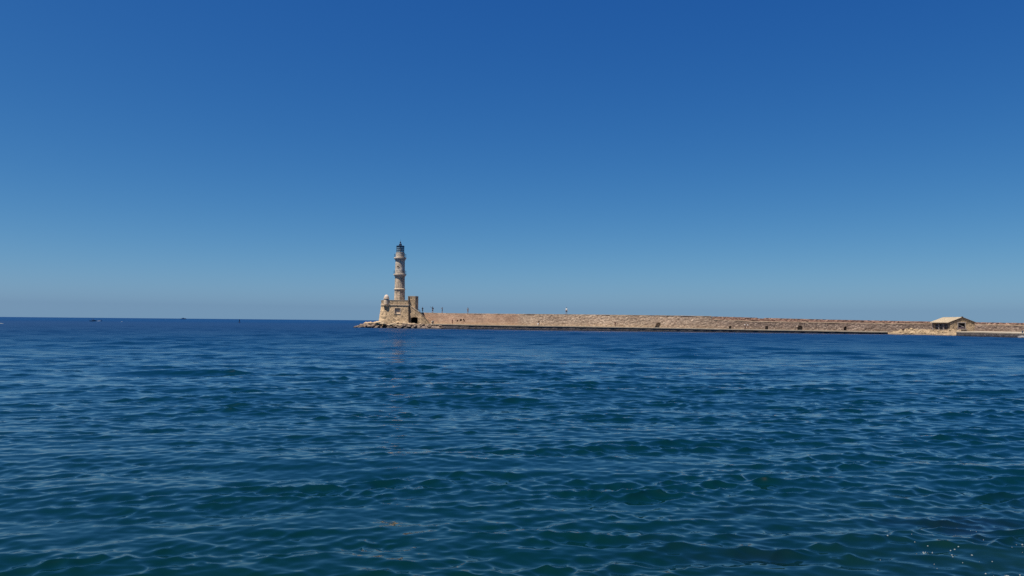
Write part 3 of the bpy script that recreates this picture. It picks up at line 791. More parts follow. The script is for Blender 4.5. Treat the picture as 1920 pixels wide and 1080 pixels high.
for yv in ((oy[0][1]+oy[1][0])/2, (oy[1][1]+oy[2][0])/2, hyb-0.3):
    MB().box(hx0-0.12, hx0-0.002, yv-0.14, yv+0.14, hz0, he-0.03).build('post', M_POST, hut)
# gable window: surround, sill, dark pane and a broken slanting shutter board
sv = MB(); sv.box(gxl-0.16, gxl, HY-0.05, HY+0.2, gz0, gz1); sv.box(gxr, gxr+0.16, HY-0.05, HY+0.2, gz0, gz1); sv.box(gxl-0.2, gxr+0.2, HY-0.06, HY+0.2, gz1+0.002, gz1+0.16)
gw = sv.build('gable_window', M_POST, hut)
MB().box(gxl-0.4, gxr+0.4, HY-0.16, HY-0.002, gz0-0.22, gz0-0.1).build('sill', M_POST, gw)
MB().box(gxl+0.002, gxr-0.002, HY+0.25, HY+0.28, gz0+0.002, gz1-0.002).build('pane', M_DARK, gw)
mt = Matrix.Translation(((gxl+gxr)/2, HY+0.18, (gz0+gz1)/2)) @ Matrix.Rotation(R(24), 4, 'Y')
MB().box(-0.72, 0.72, -0.03, 0.03, -0.10, 0.10, mt).build('broken_board', M_POST, gw)
MB().box(gxl+0.01, gxr-0.01, HY+0.2, HY+0.24, gz0+0.01, gz0+0.42).build('shutter', plain('faded_shutter', (0.12, 0.09, 0.12), 0.8), gw)
# roof slabs
ov = 0.5; ft = 0.10
sl_ = (hrz-he)/((hx1-hx0)/2)
rm = MB()
for sgn in (-1, 1):
    xe = hm+sgn*((hx1-hx0)/2+ (ov if sgn < 0 else 0.35)); ze = hrz-abs(xe-hm)*sl_+0.06
    a = [(hm, HY-ft, hrz+0.06), (xe, HY-ft, ze), (xe, hyb+0.35, ze), (hm, hyb+0.35, hrz+0.06)]
    up = [(x, y, z+0.11) for x, y, z in a]
    if sgn > 0: rm.add(a+up, [(0,3,2,1),(4,5,6,7),(0,1,5,4),(1,2,6,5),(2,3,7,6)])
    else: rm.add(a+up, [(0,1,2,3),(7,6,5,4),(1,0,4,5),(2,1,5,6),(3,2,6,7)])
for i in range(13):      # standing seams of the sheet roof
    yv = HY-ft+0.03+(hyb+0.35-HY+ft-0.12)*i/12
    for sgn in (-1, 1):
        xe = hm+sgn*((hx1-hx0)/2+(ov if sgn < 0 else 0.35)); ze = hrz-abs(xe-hm)*sl_+0.17
        rm.tube([(hm, yv, hrz+0.18), (xe, yv, ze+0.01)], 0.05, 5, False)
ro = rm.build('roof', M_HUTROOF, hut)
fb = MB()
for sgn in (-1, 1):
    xe = hm+sgn*((hx1-hx0)/2+(ov if sgn < 0 else 0.35)); ze = hrz-abs(xe-hm)*sl_+0.06
    fb.add([(hm, HY-ft-0.05, hrz-0.06), (xe, HY-ft-0.05, ze-0.12), (xe, HY-ft-0.05, ze+0.13), (hm, HY-ft-0.05, hrz+0.19),
            (hm, HY-ft-0.003, hrz-0.06), (xe, HY-ft-0.003, ze-0.12), (xe, HY-ft-0.003, ze+0.13), (hm, HY-ft-0.003, hrz+0.19)],
           [(0,1,2,3),(7,6,5,4),(1,0,4,5),(2,1,5,6),(3,2,6,7),(0,3,7,4)])
fb.build('bargeboard', M_WOOD, ro)
MB().tube([(hm, HY-ft-0.1, hrz+0.22), (hm, HY-ft+0.35, hrz+0.22)], 0.13, 8).build('ridge_cap', M_WOOD, ro)

# ================================================================ PEOPLE
SKIN = plain('skin', (0.35, 0.2, 0.14), 0.6, 0, 0.05)
HAIR = plain('dark_hair', (0.02, 0.015, 0.012), 0.6)
def cloth(name, c): return plain(name, c, 0.85, 0, 0.12, 12)
NAVY = cloth('navy_cloth', (0.012, 0.02, 0.05)); BLACK = cloth('black_cloth', (0.014, 0.014, 0.018)); WHITE = cloth('white_cloth', (0.75, 0.73, 0.70))
MAROON = cloth('maroon_cloth', (0.11, 0.012, 0.018)); BROWN = cloth('brown_cloth', (0.09, 0.05, 0.035)); GREYC = cloth('grey_cloth', (0.14, 0.15, 0.18)); DKBROWN = cloth('dark_brown_cloth', (0.05, 0.03, 0.025))
def skin_mesh(name, verts, edges, rad, m, root=0, levels=1):
    me = bpy.data.meshes.new(name); me.from_pydata(verts, edges, []); ob = bpy.data.objects.new(name, me); COL.objects.link(ob)
    md = ob.modifiers.new('Skin', 'SKIN'); md.use_smooth_shade = True
    ss_ = ob.modifiers.new('Sub', 'SUBSURF'); ss_.levels = levels; ss_.render_levels = levels
    for i, sv_ in enumerate(me.skin_vertices[0].data):
        r_ = rad[i]; sv_.radius = r_ if isinstance(r_, tuple) else (r_, r_); sv_.use_root = (i == root)
    dg = bpy.context.evaluated_depsgraph_get()
    nm = bpy.data.meshes.new_from_object(ob.evaluated_get(dg)); nm.name = name
    bpy.data.objects.remove(ob); bpy.data.meshes.remove(me)
    nm.materials.clear(); nm.materials.append(m)
    for pgn in nm.polygons: pgn.use_smooth = True
    return nm
def link(name, me, parent):
    o = bpy.data.objects.new(name, me); COL.objects.link(o); o.parent = parent; return o
def person(x, y, z, rz, H, label, top, bottom, legs='long', larm=((-0.24, 0.02, 1.12), (-0.26, -0.06, 0.86)), rarm=((0.24, 0.02, 1.12), (0.26, -0.06, 0.86)), stride=0.08, lean=0.0, hair=HAIR, extra=None, group=None, longtop=False):
    """figure facing -y, built 1.75 m tall then scaled to H; arms given as elbow, wrist"""
    e = thing('person', (x, y, z), label, 'person', group); e.rotation_euler = (0, 0, rz); s = H/1.75; e.scale = (s, s, s)
    def ln(p): return (p[0], p[1]-lean*max(0, p[2]-0.9), p[2])
    J = {'pel': (0, 0, 0.95), 'wai': (0, 0, 1.10), 'che': (0, 0, 1.30), 'clv': (0, 0, 1.42), 'nek': (0, 0, 1.47), 'hd0': (0, -0.015, 1.56), 'hd1': (0, -0.02, 1.68),
         'lsh': (-0.19, 0, 1.40), 'rsh': (0.19, 0, 1.40), 'lel': larm[0], 'lwr': larm[1], 'rel': rarm[0], 'rwr': rarm[1],
         'lhp': (-0.095, 0, 0.90), 'rhp': (0.095, 0, 0.90), 'lkn': (-0.10, -stride*0.6-0.02, 0.49), 'rkn': (0.10, stride*0.5-0.02, 0.49),
         'lan': (-0.10, -stride, 0.08), 'ran': (0.10, stride, 0.08), 'lto': (-0.12, -stride-0.17, 0.035), 'rto': (0.12, stride-0.17, 0.035)}
    J = {k_: ln(v) for k_, v in J.items()}
    def hand(el, wr):
        a = Vector(el); c = Vector(wr); d = (c-a).normalized(); sd_ = d.orthogonal().normalized(); return c+d*0.08, d, sd_
    RAD = {'pel': (0.15, 0.11), 'wai': (0.13, 0.10), 'che': (0.15, 0.11), 'clv': (0.10, 0.075), 'nek': 0.055, 'hd0': 0.075, 'hd1': 0.085, 'lsh': 0.06, 'rsh': 0.06, 'lel': 0.042, 'rel': 0.042, 'lwr': 0.028, 'rwr': 0.028,
           'lhp': 0.09, 'rhp': 0.09, 'lkn': 0.058, 'rkn': 0.058, 'lan': 0.042, 'ran': 0.042, 'lto': 0.035, 'rto': 0.035}
    E = [('pel', 'wai'), ('wai', 'che'), ('che', 'clv'), ('clv', 'nek'), ('nek', 'hd0'), ('hd0', 'hd1'), ('clv', 'lsh'), ('clv', 'rsh'), ('lsh', 'lel'), ('lel', 'lwr'), ('rsh', 'rel'), ('rel', 'rwr'),
         ('pel', 'lhp'), ('pel', 'rhp'), ('lhp', 'lkn'), ('rhp', 'rkn'), ('lkn', 'lan'), ('rkn', 'ran'), ('lan', 'lto'), ('ran', 'rto')]
    def sub(keys, grow, name, m):
        ks = [k_ for k_ in J if k_ in keys]; ix = {k_: i for i, k_ in enumerate(ks)}
        ed = [(ix[a], ix[c]) for a, c in E if a in ix and c in ix]
        if name == 'trousers': RAD_ = dict(RAD, pel=(0.085, 0.075))
        else: RAD_ = RAD
        rd = [tuple(v+grow for v in RAD_[k_]) if isinstance(RAD_[k_], tuple) else RAD_[k_]+grow for k_ in ks]
        return skin_mesh(name, [J[k_] for k_ in ks], ed, rd, m, 0)
    body = sub(set(J), 0, 'body', SKIN)
    # hands with five fingers, nose, ears and eyes join the body mesh
    bm_ = bmesh.new(); bm_.from_mesh(body)
    ex = MB()
    for el, wr, mir in ((J['lel'], J['lwr'], 1), (J['rel'], J['rwr'], -1)):
        pc_, d, s_ = hand(el, wr); n_ = d.cross(s_)
        ex.tube([Vector(wr)-d*0.02, Vector(wr)+d*0.03, Vector(wr)+d*0.09], [0.026, 0.038, 0.036], 8)
        for q_, (of, ln_) in enumerate(((-0.03, 0.065), (-0.01, 0.08), (0.01, 0.075), (0.03, 0.06))):
            a = Vector(wr)+d*0.085+s_*of
            ex.tube([a, a+d*ln_*0.5+n_*0.006, a+d*ln_*0.85+n_*0.03], [0.009, 0.0085, 0.006], 6)
        a = Vector(wr)+d*0.035+s_*0.03*mir
        ex.tube([a, a+(d*0.5+s_*mir)*0.035, a+(d+s_*mir*0.7)*0.055], [0.012, 0.010, 0.007], 6)
    hd = Vector(J['hd1'])-Vector((0, 0, 0.05))
    ex.tube([hd+Vector((0, -0.07, 0.03)), hd+Vector((0, -0.105, -0.01)), hd+Vector((0, -0.085, -0.022))], [0.008, 0.016, 0.01], 6)
    for sx in (-1, 1): ex.tube([hd+Vector((sx*0.076, 0, 0.02)), hd+Vector((sx*0.092, 0.01, 0)), hd+Vector((sx*0.078, 0, -0.025))], [0.012, 0.016, 0.008], 6)
    nskin = len(ex.f)
    for sx in (-1, 1): ex.tube([hd+Vector((sx*0.032, -0.07, 0.022)), hd+Vector((sx*0.032, -0.088, 0.022))], 0.010, 6)
    ex.tube([hd+Vector((-0.025, -0.082, -0.045)), hd+Vector((0.025, -0.082, -0.045))], 0.006, 6)
    xm = bpy.data.meshes.new('x'); xm.from_pydata([tuple(v) for v in ex.v], [], ex.f)
    nb = len(bm_.faces); bm_.from_mesh(xm); bm_.to_mesh(body); bm_.free(); body.materials.append(HAIR)
    for i in range(nb+nskin, len(body.polygons)): body.polygons[i].material_index = 1
    bo = link('body', body, e)
    hc = MB(); hc.lathe([(0.098, hd.z+0.0), (0.104, hd.z+0.05), (0.095, hd.z+0.10), (0.06, hd.z+0.135), (0.01, hd.z+0.145)], 14, (hd.x, hd.y+0.022))
    ho = hc.build('hair', hair); ho.parent = e
    keys = {'pel', 'wai', 'che', 'clv', 'lsh', 'rsh', 'lel', 'rel'}
    link('shirt', sub(keys, 0.018, 'shirt', top), e)
    keys = {'pel', 'lhp', 'rhp', 'lkn', 'rkn'}|({'lan', 'ran'} if legs == 'long' else set())
    link('trousers' if legs == 'long' else 'shorts', sub(keys, 0.022, 'trousers', bottom), e)
    for k_ in (('lan', 'lto'), ('ran', 'rto')):
        a, c = Vector(J[k_[0]]), Vector(J[k_[1]])
        so = MB().tube([a+Vector((0, 0.06, -0.045)), a+Vector((0, 0, -0.03)), c+Vector((0, 0, 0.005)), c+Vector((0, -0.05, 0))], [0.034, 0.05, 0.042, 0.025], 8).build('shoe', BLACK); so.parent = e
    if extra: extra(e, J)
    return e
def on_wall(px): Y = col(px, 4)+0.55; return xat(px, Y), Y, topz(px)+0.12
G1 = 'people on top of the sea wall'
def phone(e, J):
    w_ = Vector(J['lwr'])+Vector((-0.02, -0.12, 0.06))
    MB().box(w_.x-0.04, w_.x+0.04, w_.y-0.01, w_.y+0.01, w_.z-0.02, w_.z+0.14).build('phone', BLACK).parent = e
def pack(e, J):
    mb = MB(); mb.lathe([(0.10, 1.02), (0.17, 1.06), (0.18, 1.3), (0.12, 1.42)], 10, (0, 0.17)); mb.build('backpack', NAVY).parent = e
person(*on_wall(792), R(20), 1.80, 'person in dark clothes on the wall top nearest the lighthouse stairs', NAVY, NAVY, 'short', larm=((-0.22, -0.05, 1.13), (-0.1, -0.22, 1.16)), rarm=((0.22, -0.05, 1.13), (0.12, -0.22, 1.2)))
person(*on_wall(811), R(-40), 2.02, 'broad person in navy on the wall top with arm raised and backpack', NAVY, NAVY, 'short', larm=((-0.36, -0.16, 1.36), (-0.42, -0.32, 1.58)), rarm=((0.25, 0.02, 1.14), (0.2, -0.14, 0.98)), extra=lambda e, J: (pack(e, J), phone(e, J)), lean=0.1)
person(*on_wall(829), R(-75), 1.86, 'slim person in navy standing sideways on the wall top holding hands up', NAVY, NAVY, 'short', larm=((-0.2, -0.2, 1.3), (-0.12, -0.3, 1.5)), rarm=((0.2, -0.16, 1.24), (0.12, -0.34, 1.4)), stride=0.05, lean=-0.04)
person(*on_wall(877), R(0), 1.85, 'person in grey shirt standing alone on the wall top right of the other three', GREYC, GREYC, 'short', larm=((-0.27, 0.05, 1.15), (-0.2, -0.1, 0.95)), rarm=((0.27, 0.05, 1.15), (0.2, -0.1, 0.95)))
person(*on_wall(1062), R(-20), 2.05, 'person in white shirt and dark shorts walking alone along the wall top', WHITE, NAVY, 'short', stride=0.16)
def on_quay(px, off=2.0):
    Y = col(px, 1)+off; return xat(px, Y), Y, qz(px)
person(*on_quay(848, 3.0), R(30), 1.55, 'person in maroon standing on the quay against the reddish wall', MAROON, MAROON, 'short', larm=((-0.26, -0.08, 1.16), (-0.1, -0.22, 1.05)))
def bag(e, J):
    w_ = Vector(J['lwr']); MB().lathe([(0.05, w_.z-0.5), (0.2, w_.z-0.45), (0.18, w_.z-0.2), (0.06, w_.z-0.05)], 10, (w_.x-0.05, w_.y-0.02)).build('white_bag', WHITE).parent = e
person(*on_quay(1010.5, 2.6), R(15), 1.62, 'person in dark brown clothes with a white bag on the quay by the wall', DKBROWN, DKBROWN, 'long', extra=bag)
person(*on_quay(1153.5, 3.0), R(10), 1.45, 'person in a maroon top standing on the quay before the rubble wall', MAROON, BROWN, 'short', stride=0.1)
person(*on_quay(1397, 2.0), R(60), 1.75, 'taller person in white top and brown trousers walking on the quay', WHITE, DKBROWN, 'long', stride=0.2, lean=0.03)
person(*on_quay(1402, 2.2), R(60), 1.62, 'shorter dark haired person in white top walking behind the taller one', WHITE, BROWN, 'short', stride=0.17)

# ================================================================ SMALL THINGS ON THE QUAY
x, y, z = on_quay(809.6, 3.2)
o = MB().lathe([(0.24, z-0.1), (0.22, z+0.65), (0.27, z+0.72), (0.25, z+0.85), (0.1, z+0.93)], 14, (x, y)).build('bollard', M_TRIM, None, (x, y, z)); tag(o, 'pale round stone bollard on the quay at the foot of the stairs', 'bollard')
x, y, z = on_quay(811.6, 3.6)
bn = thing('litter_bin', (x, y, z), 'dark litter bin with a flared lid beside the pale bollard', 'litter bin')
MB().lathe([(0.22, z), (0.30, z+0.7), (0.31, z+0.72)], 14, (x, y)).build('bin_body', M_IRON, bn)
MB().lathe([(0.36, z+0.74), (0.37, z+0.82), (0.2, z+0.95), (0.05, z+0.98)], 14, (x, y)).build('lid', M_IRON, bn)
p = beach_h(1693, 0.3); zt_ = at(1693, 616.8, p[1]).z
sg = thing('signpost', p, 'thin reddish signpost with small board at the left end of the beach', 'sign')
MB().tube([(p[0], p[1], p[2]-0.1), (p[0], p[1], zt_)], 0.06, 8).build('pole', BROWN, sg)
MB().box(p[0]-0.35, p[0]+0.35, p[1]-0.1, p[1]-0.062, zt_-0.4, zt_).build('board', BROWN, sg)
p = Vector((xat(1917, 174), 174, at(1917, interp(1917, Q2, 2), interp(1917, Q2, 1)).z))
o = MB().lathe([(0.16, p.z-0.05), (0.13, p.z+0.25), (0.2, p.z+0.32), (0.2, p.z+0.42), (0.08, p.z+0.48)], 12, (p.x, p.y)).build('mooring_post', M_IRON, None, tuple(p)); tag(o, 'short dark iron mooring post on the right hand quay', 'mooring post')

# ================================================================ FAR THINGS ON THE WATER
# channel marker buoy
bY = 520.0; bx_ = xat(449, bY)
by = thing('channel_buoy', (bx_, bY, 0), 'dark narrow channel marker buoy standing on the open sea left of the lighthouse', 'buoy')
BUOY = plain('buoy_paint', (0.004, 0.02, 0.07), 0.5)
MB().lathe([(0.35, -0.5), (0.55, -0.1), (0.55, 0.35), (0.42, 0.5)], 18, (bx_, bY)).build('float', BUOY, by)
tw = MB()
for i in range(4):
    a = math.pi/4+i*math.pi/2; tw.tube([(bx_+0.38*math.cos(a), bY+0.38*math.sin(a), 0.45), (bx_+0.2*math.cos(a), bY+0.2*math.sin(a), 1.9)], 0.06, 6)
tw.lathe([(0.2, 0.9), (0.2, 1.9)], 10, (bx_, bY))
tw.build('tower', BUOY, by)
MB().lathe([(0.24, 1.9), (0.24, 2.15), (0.14, 2.2), (0.14, 2.45), (0.02, 2.5)], 12, (bx_, bY)).build('beacon', BUOY, by)
def boat(px, Y, Ln, W_, H_, hull, deckc, label, rz, bow, canopy):
    e = thing('motorboat', (xat(px, Y), Y, 0), label, 'boat', 'small boats far out at sea')
    e.rotation_euler = (0, -bow, rz)
    mb = MB(); n = 12; vs = []
    for i in range(n+1):
        t = i/n; x = -Ln/2+Ln*t; w_ = W_/2*(1-max(0, (t-0.45)/0.55)**2.2); sh = H_*(0.8+0.45*t*t)
        vs += [(x, 0, -0.35+0.3*t**3), (x, -w_*1.0, -0.05), (x, -w_, sh), (x, -w_*0.8, sh), (x, -w_*0.7, sh*0.55), (x, w_*0.7, sh*0.55), (x, w_*0.8, sh), (x, w_, sh), (x, w_*1.0, -0.05)]
    fs = [(i*9+q, i*9+(q+1) % 9, (i+1)*9+(q+1) % 9, (i+1)*9+q) for i in range(n) for q in range(9)]+[tuple(range(9))]
    mb.add(vs, fs); o = mb.build('hull', hull); o.parent = e
    c = MB(); c.box(-0.5, 0.15, -W_*0.25, W_*0.25, H_*0.5, H_*1.25); c.build('console', deckc).parent = e
    m_ = MB(); m_.box(-Ln/2-0.3, -Ln/2+0.02, -0.18, 0.18, -0.3, H_*1.3); m_.build('outboard_motor', BLACK).parent = e
    if canopy:
        for sx in (-0.6, 0.5):
            for sy in (-1, 1): MB().tube([(sx, sy*W_*0.36, H_*0.8), (sx, sy*W_*0.36, H_+1.0)], 0.03, 6).build('canopy_pole', M_IRON).parent = e
        ca = MB(); ca.box(-0.95, 0.8, -W_*0.42, W_*0.42, H_+1.0, H_+1.1); cc = ca.build('canopy', canopy); cc.parent = e
        pass
    return e
boat(174.5, 545, 3.4, 1.5, 0.65, plain('dark_hull_paint', (0.02, 0.02, 0.03), 0.4), plain('pink_white', (0.5, 0.36, 0.36), 0.6), 'small dark hulled motorboat with a reddish canopy far out, left of its pale neighbour', R(25), R(5), plain('reddish_canvas', (0.25, 0.12, 0.1), 0.9))
boat(187.0, 555, 3.4, 1.5, 0.8, plain('pale_hull_paint', (0.40, 0.52, 0.62), 0.4), plain('dark_seat', (0.02, 0.02, 0.03), 0.6), 'small pale hulled motorboat far out at sea with bow raised', R(20), R(9), None)
# ship on the horizon, distance haze put into its blue colour
sY = 3200.0; sX = xat(344, sY)
SHIP = plain('ship_haze_blue', (0.035, 0.10, 0.22), 0.6)
sh = thing('ship', (sX, sY, 0), 'tiny haze-blue ship on the horizon between the motorboats and the buoy', 'ship')
hb = MB(); vs = []
for t in np.linspace(0, 1, 9):
    x = sX-11+22*t; w_ = 2.6*(1-max(0, (t-0.6)/0.4)**2); zz = 2.6+0.8*t*t
    vs += [(x, sY-w_*0.7, -0.5), (x, sY-w_, zz), (x, sY+w_, zz), (x, sY+w_*0.7, -0.5)]
hb.add(vs, [(i*4+q, i*4+(q+1) % 4, (i+1)*4+(q+1) % 4, (i+1)*4+q) for i in range(8) for q in range(4)]+[(0, 1, 2, 3)]); hb.build('hull', SHIP, sh)
MB().box(sX-6, sX+3, sY-1.8, sY+1.8, 2.4, 4.4).box(sX-4, sX+1, sY-1.4, sY+1.4, 4.402, 5.4).build('superstructure', SHIP, sh)
MB().tube([(sX-1, sY, 5.3), (sX-1, sY, 7.0)], 0.15, 6).build('mast', SHIP, sh)

# ================================================================ SEA
def build_sea():
    HALF = 43.0
    ang = np.concatenate([np.arange(-180, -HALF, 1.5), np.linspace(-HALF, HALF, 1150), np.arange(HALF+1.5, 180, 1.5)])
    ang = np.radians(ang); na = len(ang)
    rad = np.concatenate([[0.4, 1.0, 1.8], np.geomspace(2.5, 6.0, 40)[:-1], np.geomspace(6.0, 1500.0, 1450)[:-1], np.geomspace(1500.0, 90000.0, 120)])
    nr = len(rad)
    A, Rr = np.meshgrid(ang, rad)
    X = (Rr*np.sin(A)).astype(np.float32); Y = (Rr*np.cos(A)).astype(np.float32)
    dA = np.gradient(ang)
    spc = np.maximum(np.gradient(rad)[:, None], (rad[:, None]*np.abs(dA)[None, :]))*1.0
    spc = spc.astype(np.float32)
    DX = np.zeros_like(X); DY = np.zeros_like(X); DZ = np.zeros_like(X)
    g = np.random.default_rng(5)
    NW = 190
    lam = np.geomspace(0.115, 30.0, NW)*g.uniform(0.93, 1.07, NW)
    kk = 2*np.pi/lam
    wt = np.exp(-0.5*(np.log(lam/0.32)/0.9)**2)
    near = lam < 6
    steep = wt/np.sqrt(np.sum(wt**2)/2)*SLOPE
    # swell of the open sea: fades in away from the sheltered shore
    wl = np.exp(-0.5*(np.log(lam/4.0)/0.6)**2); wl = wl/np.sqrt(np.sum(wl**2)/2)*SWELL
    amp = steep/kk; ampl = wl/kk
    off = np.clip((np.log(rad)-np.log(22.0))/(np.log(160.0)-np.log(22.0)), 0, 1)[:, None].astype(np.float32)
    mean = np.where(g.random(NW) < 0.55, R(-99), R(-70))
    spread = 0.33+0.24*np.clip(np.log(1.2/lam), 0, 2)
    th = mean+g.normal(0, 1, NW)*spread
    ph = g.uniform(0, 2*np.pi, NW)
    # gentle gusts: slow change of wave height over the surface
    gust = np.ones_like(X)
    for i in range(7):
        lg = g.uniform(12, 60); tg = g.uniform(0, 6.28)
        gust += 0.13*np.sin(2*np.pi/lg*(X*np.cos(tg)+Y*np.sin(tg))+g.uniform(0, 6.28)).astype(np.float32)
    # wave groups: steep short-crested packets between flatter water
    env = np.zeros_like(X)
    for i in range(20):
        lg = math.exp(g.uniform(math.log(0.7), math.log(4.5))); tg = R(-88)+g.normal(0, 0.55)
        env += np.sin(2*np.pi/lg*(X*math.cos(tg)+Y*math.sin(tg))+g.uniform(0, 6.28)).astype(np.float32)
    env = np.clip(np.exp(0.45*env/math.sqrt(10.0)-0.10), 0.3, 2.1)
    # sheltered, smoother water in the lee of the breakwater
    mx = np.array([xat(t[0], t[1]) for t in TAB if t[0] < 1800]+[xat(1830, 184), xat(1920, 170), xat(2120, 142)]); my = np.array([t[1] for t in TAB if t[0] < 1800]+[184, 170, 142])
    dm = np.interp(X, mx, my)-Y
    calm = (np.exp(-(np.maximum(dm, 0)/26.0)**2)*(dm > -8)*np.clip((X+18)/26, 0, 1)).astype(np.float32)
    for i in range(NW):
        fade = np.clip((lam[i]/spc-2.4)/2.0, 0, 1)
        rows_ = np.where(fade.max(axis=1) > 0)[0]
        if len(rows_) == 0: continue
        sl2 = slice(rows_[0], rows_[-1]+1)
        dx, dy = math.cos(th[i]), math.sin(th[i])
        P_ = (kk[i]*(X[sl2]*dx+Y[sl2]*dy)+ph[i]).astype(np.float32)
        fa = fade[sl2]*gust[sl2]*(amp[i]*(env[sl2] if lam[i] < 2.5 else 1.0)+ampl[i]*(0.35+0.65*off[sl2]))*(1-0.62*calm[sl2])
        DZ[sl2] += fa*np.cos(P_); sn = fa*np.sin(P_)*1.05
        DX[sl2] -= dx*sn; DY[sl2] -= dy*sn
    X = X+DX; Y = Y+DY
    V = np.stack([X, Y, DZ], -1).reshape(-1, 3)
    idx = np.arange(nr*na).reshape(nr, na)
    nxt = np.roll(idx, -1, axis=1)
    quads = np.stack([idx[:-1], idx[1:], nxt[1:], nxt[:-1]], -1).reshape(-1, 4)
    me = bpy.data.meshes.new('sea')
    nv_ = V.shape[0]; nf = quads.shape[0]
    me.vertices.add(nv_); me.vertices.foreach_set('co', V.astype(np.float32).ravel())
    me.loops.add(nf*4); me.loops.foreach_set('vertex_index', quads.astype(np.int32).ravel())
    me.polygons.add(nf); me.polygons.foreach_set('loop_start', np.arange(0, nf*4, 4, dtype=np.int32))
    me.polygons.foreach_set('use_smooth', np.ones(nf, dtype=bool))
    me.update(calc_edges=True); me.validate()
    ca = me.attributes.new('calm', 'FLOAT', 'POINT'); ca.data.foreach_set('value', calm.ravel())
    me.materials.append(watermat())
    o = bpy.data.objects.new('sea', me); COL.objects.link(o); structure(o)
    return V.reshape(nr, na, 3), ang, rad
SLOPE, SWELL = 0.182, 0.085
SEA, sang, srad = build_sea()
def sea_pt(px, Y):
    x = xat(px, Y); r_ = math.hypot(x, Y); a = math.atan2(x, Y)
    return Vector([float(v) for v in SEA[int(np.argmin(np.abs(srad-r_))), int(np.argmin(np.abs(sang-a)))]])
# scattered foam bubbles close to the shore and two far whitecaps
FOAM = plain('foam', (0.22, 0.27, 0.29), 0.6, 0, 0.15, 30)
fm = MB(); rd = random.Random(3)
def blob(c, rx, ry, h):
    n = 8; vs = []
    for (q_, zz) in ((1, -0.004), (0.8, h*0.6), (0.35, h)):
        for i in range(n):
            a = 2*math.pi*i/n; j = 1+0.25*math.sin(3*a+c.x*40); vs.append((c.x+rx*q_*j*math.cos(a), c.y+ry*q_*j*math.sin(a), c.z+zz))
    fm.add(vs, [(j*n+i, j*n+(i+1) % n, (j+1)*n+(i+1) % n, (j+1)*n+i) for j in range(2) for i in range(n)]+[tuple(2*n+i for i in range(n))], True)
clusters = [(1710, 9.0, 0.05, 3), (1732, 8.75, 0.055, 8), (1722, 8.7, 0.05, 4), (1782, 8.8, 0.06, 8), (1784, 8.6, 0.04, 4), (1816, 8.6, 0.03, 2), (1850, 8.0, 0.15, 16), (1885, 8.05, 0.12, 10), (1743, 8.4, 0.03, 2), (1800, 8.35, 0.03, 3), (1661, 9.2, 0.02, 2), (1700, 9.3, 0.03, 2), (1757, 9.8, 0.02, 1), (1906, 8.9, 0.03, 2)]
for (px, Y, sp_, n) in clusters:
    for _ in range((n+2)//3):
        c = sea_pt(px+rd.gauss(0, sp_*90), Y+rd.gauss(0, sp_)); s = rd.uniform(0.003, 0.009); blob(c, s*1.3, s, 0.006)
for _ in range(16):
    px = 1620+300*rd.random()**0.7; Y = rd.uniform(8.0, 10.5); c = sea_pt(px, Y); s = rd.uniform(0.002, 0.005); blob(c, s, s, 0.004)
o = fm.build('foam', FOAM); structure(o, 'stuff'); o['label'] = 'white foam bubbles drifting on the water near the shore'; o['category'] = 'foam'
for (px, Y, w_, lab) in [(1.5, 292, 0.8, 'longer white breaking wave crest at the left edge of the photo'), (228, 520, 0.55, 'short white breaking wave crest right of the two motorboats')]:
    fm = MB(); c = Vector((xat(px, Y), Y, 0.05))
    for i in range(12):
        t = (i/11-0.5)*2; blob(Vector((c.x+t*w_, c.y+0.2*t*t, 0.02)), 0.16, 0.2, 0.2*(1-0.6*abs(t))*rd.uniform(0.7, 1.1))
    o = fm.build('whitecap', FOAM); tag(o, lab, 'whitecap')

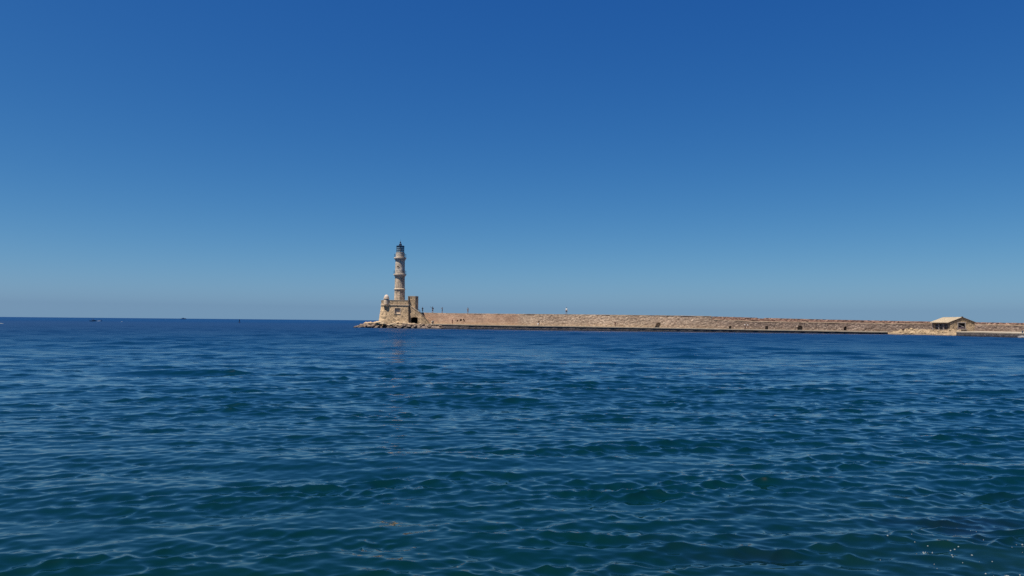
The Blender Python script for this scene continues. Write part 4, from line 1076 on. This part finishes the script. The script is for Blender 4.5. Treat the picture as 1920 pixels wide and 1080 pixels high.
# ================================================================ SKY, SUN
SUN_AZ = R(232)      # clockwise from +Y
SUN_EL = R(67)
SKY_RESP = [(1.843, 2.68), (1.118, 1.165), (0.552, 0.775)]
wd = bpy.data.worlds.new('World'); S.world = wd; wd.use_nodes = True
nt = wd.node_tree; bg = nt.nodes['Background']
sk = N(nt, 'ShaderNodeTexSky', sky_type='NISHITA')
sk.sun_disc = False; sk.sun_elevation = SUN_EL; sk.sun_rotation = SUN_AZ
sk.altitude = 0; sk.air_density = 0.5; sk.dust_density = 1.0; sk.ozone_density = 6.0
tcw = N(nt, 'ShaderNodeTexCoord'); spw = N(nt, 'ShaderNodeSeparateXYZ'); cbw = N(nt, 'ShaderNodeCombineXYZ')
L(nt, tcw.outputs['Generated'], spw.inputs[0]); L(nt, spw.outputs[0], cbw.inputs[0]); L(nt, spw.outputs[1], cbw.inputs[1])
L(nt, math_(nt, 'MAXIMUM', spw.outputs[2], 0.0165), cbw.inputs[2]); L(nt, cbw.outputs[0], sk.inputs['Vector'])
# phone camera colour response applied to the sky light, channel by channel
sc_ = N(nt, 'ShaderNodeSeparateColor'); L(nt, sk.outputs[0], sc_.inputs[0]); cc_ = N(nt, 'ShaderNodeCombineColor')
for i, (g_, a_) in enumerate(SKY_RESP):
    L(nt, math_(nt, 'MULTIPLY', math_(nt, 'POWER', math_(nt, 'MULTIPLY', sc_.outputs[i], 0.1), g_), a_*10), cc_.inputs[i])
L(nt, cc_.outputs[0], bg.inputs['Color'])
bg.inputs['Strength'].default_value = 0.0574
sd_ = bpy.data.lights.new('sun', 'SUN'); sd_.energy = 5.0; sd_.angle = R(0.53); sd_.color = (1.0, 0.93, 0.82)
so = bpy.data.objects.new('sun', sd_); COL.objects.link(so)
dv = Vector((math.sin(SUN_AZ)*math.cos(SUN_EL), math.cos(SUN_AZ)*math.cos(SUN_EL), math.sin(SUN_EL)))
so.rotation_euler = dv.to_track_quat('Z', 'Y').to_euler(); so.location = (0, 0, 60)
vs_ = S.view_settings; vs_.view_transform = 'Standard'; vs_.look = 'None'; vs_.gamma = 1.0; vs_.use_curve_mapping = False
vs_.exposure = 0.8
S.cycles.max_bounces = 6; S.cycles.use_denoising = False
S.cycles.caustics_reflective = False; S.cycles.caustics_refractive = False
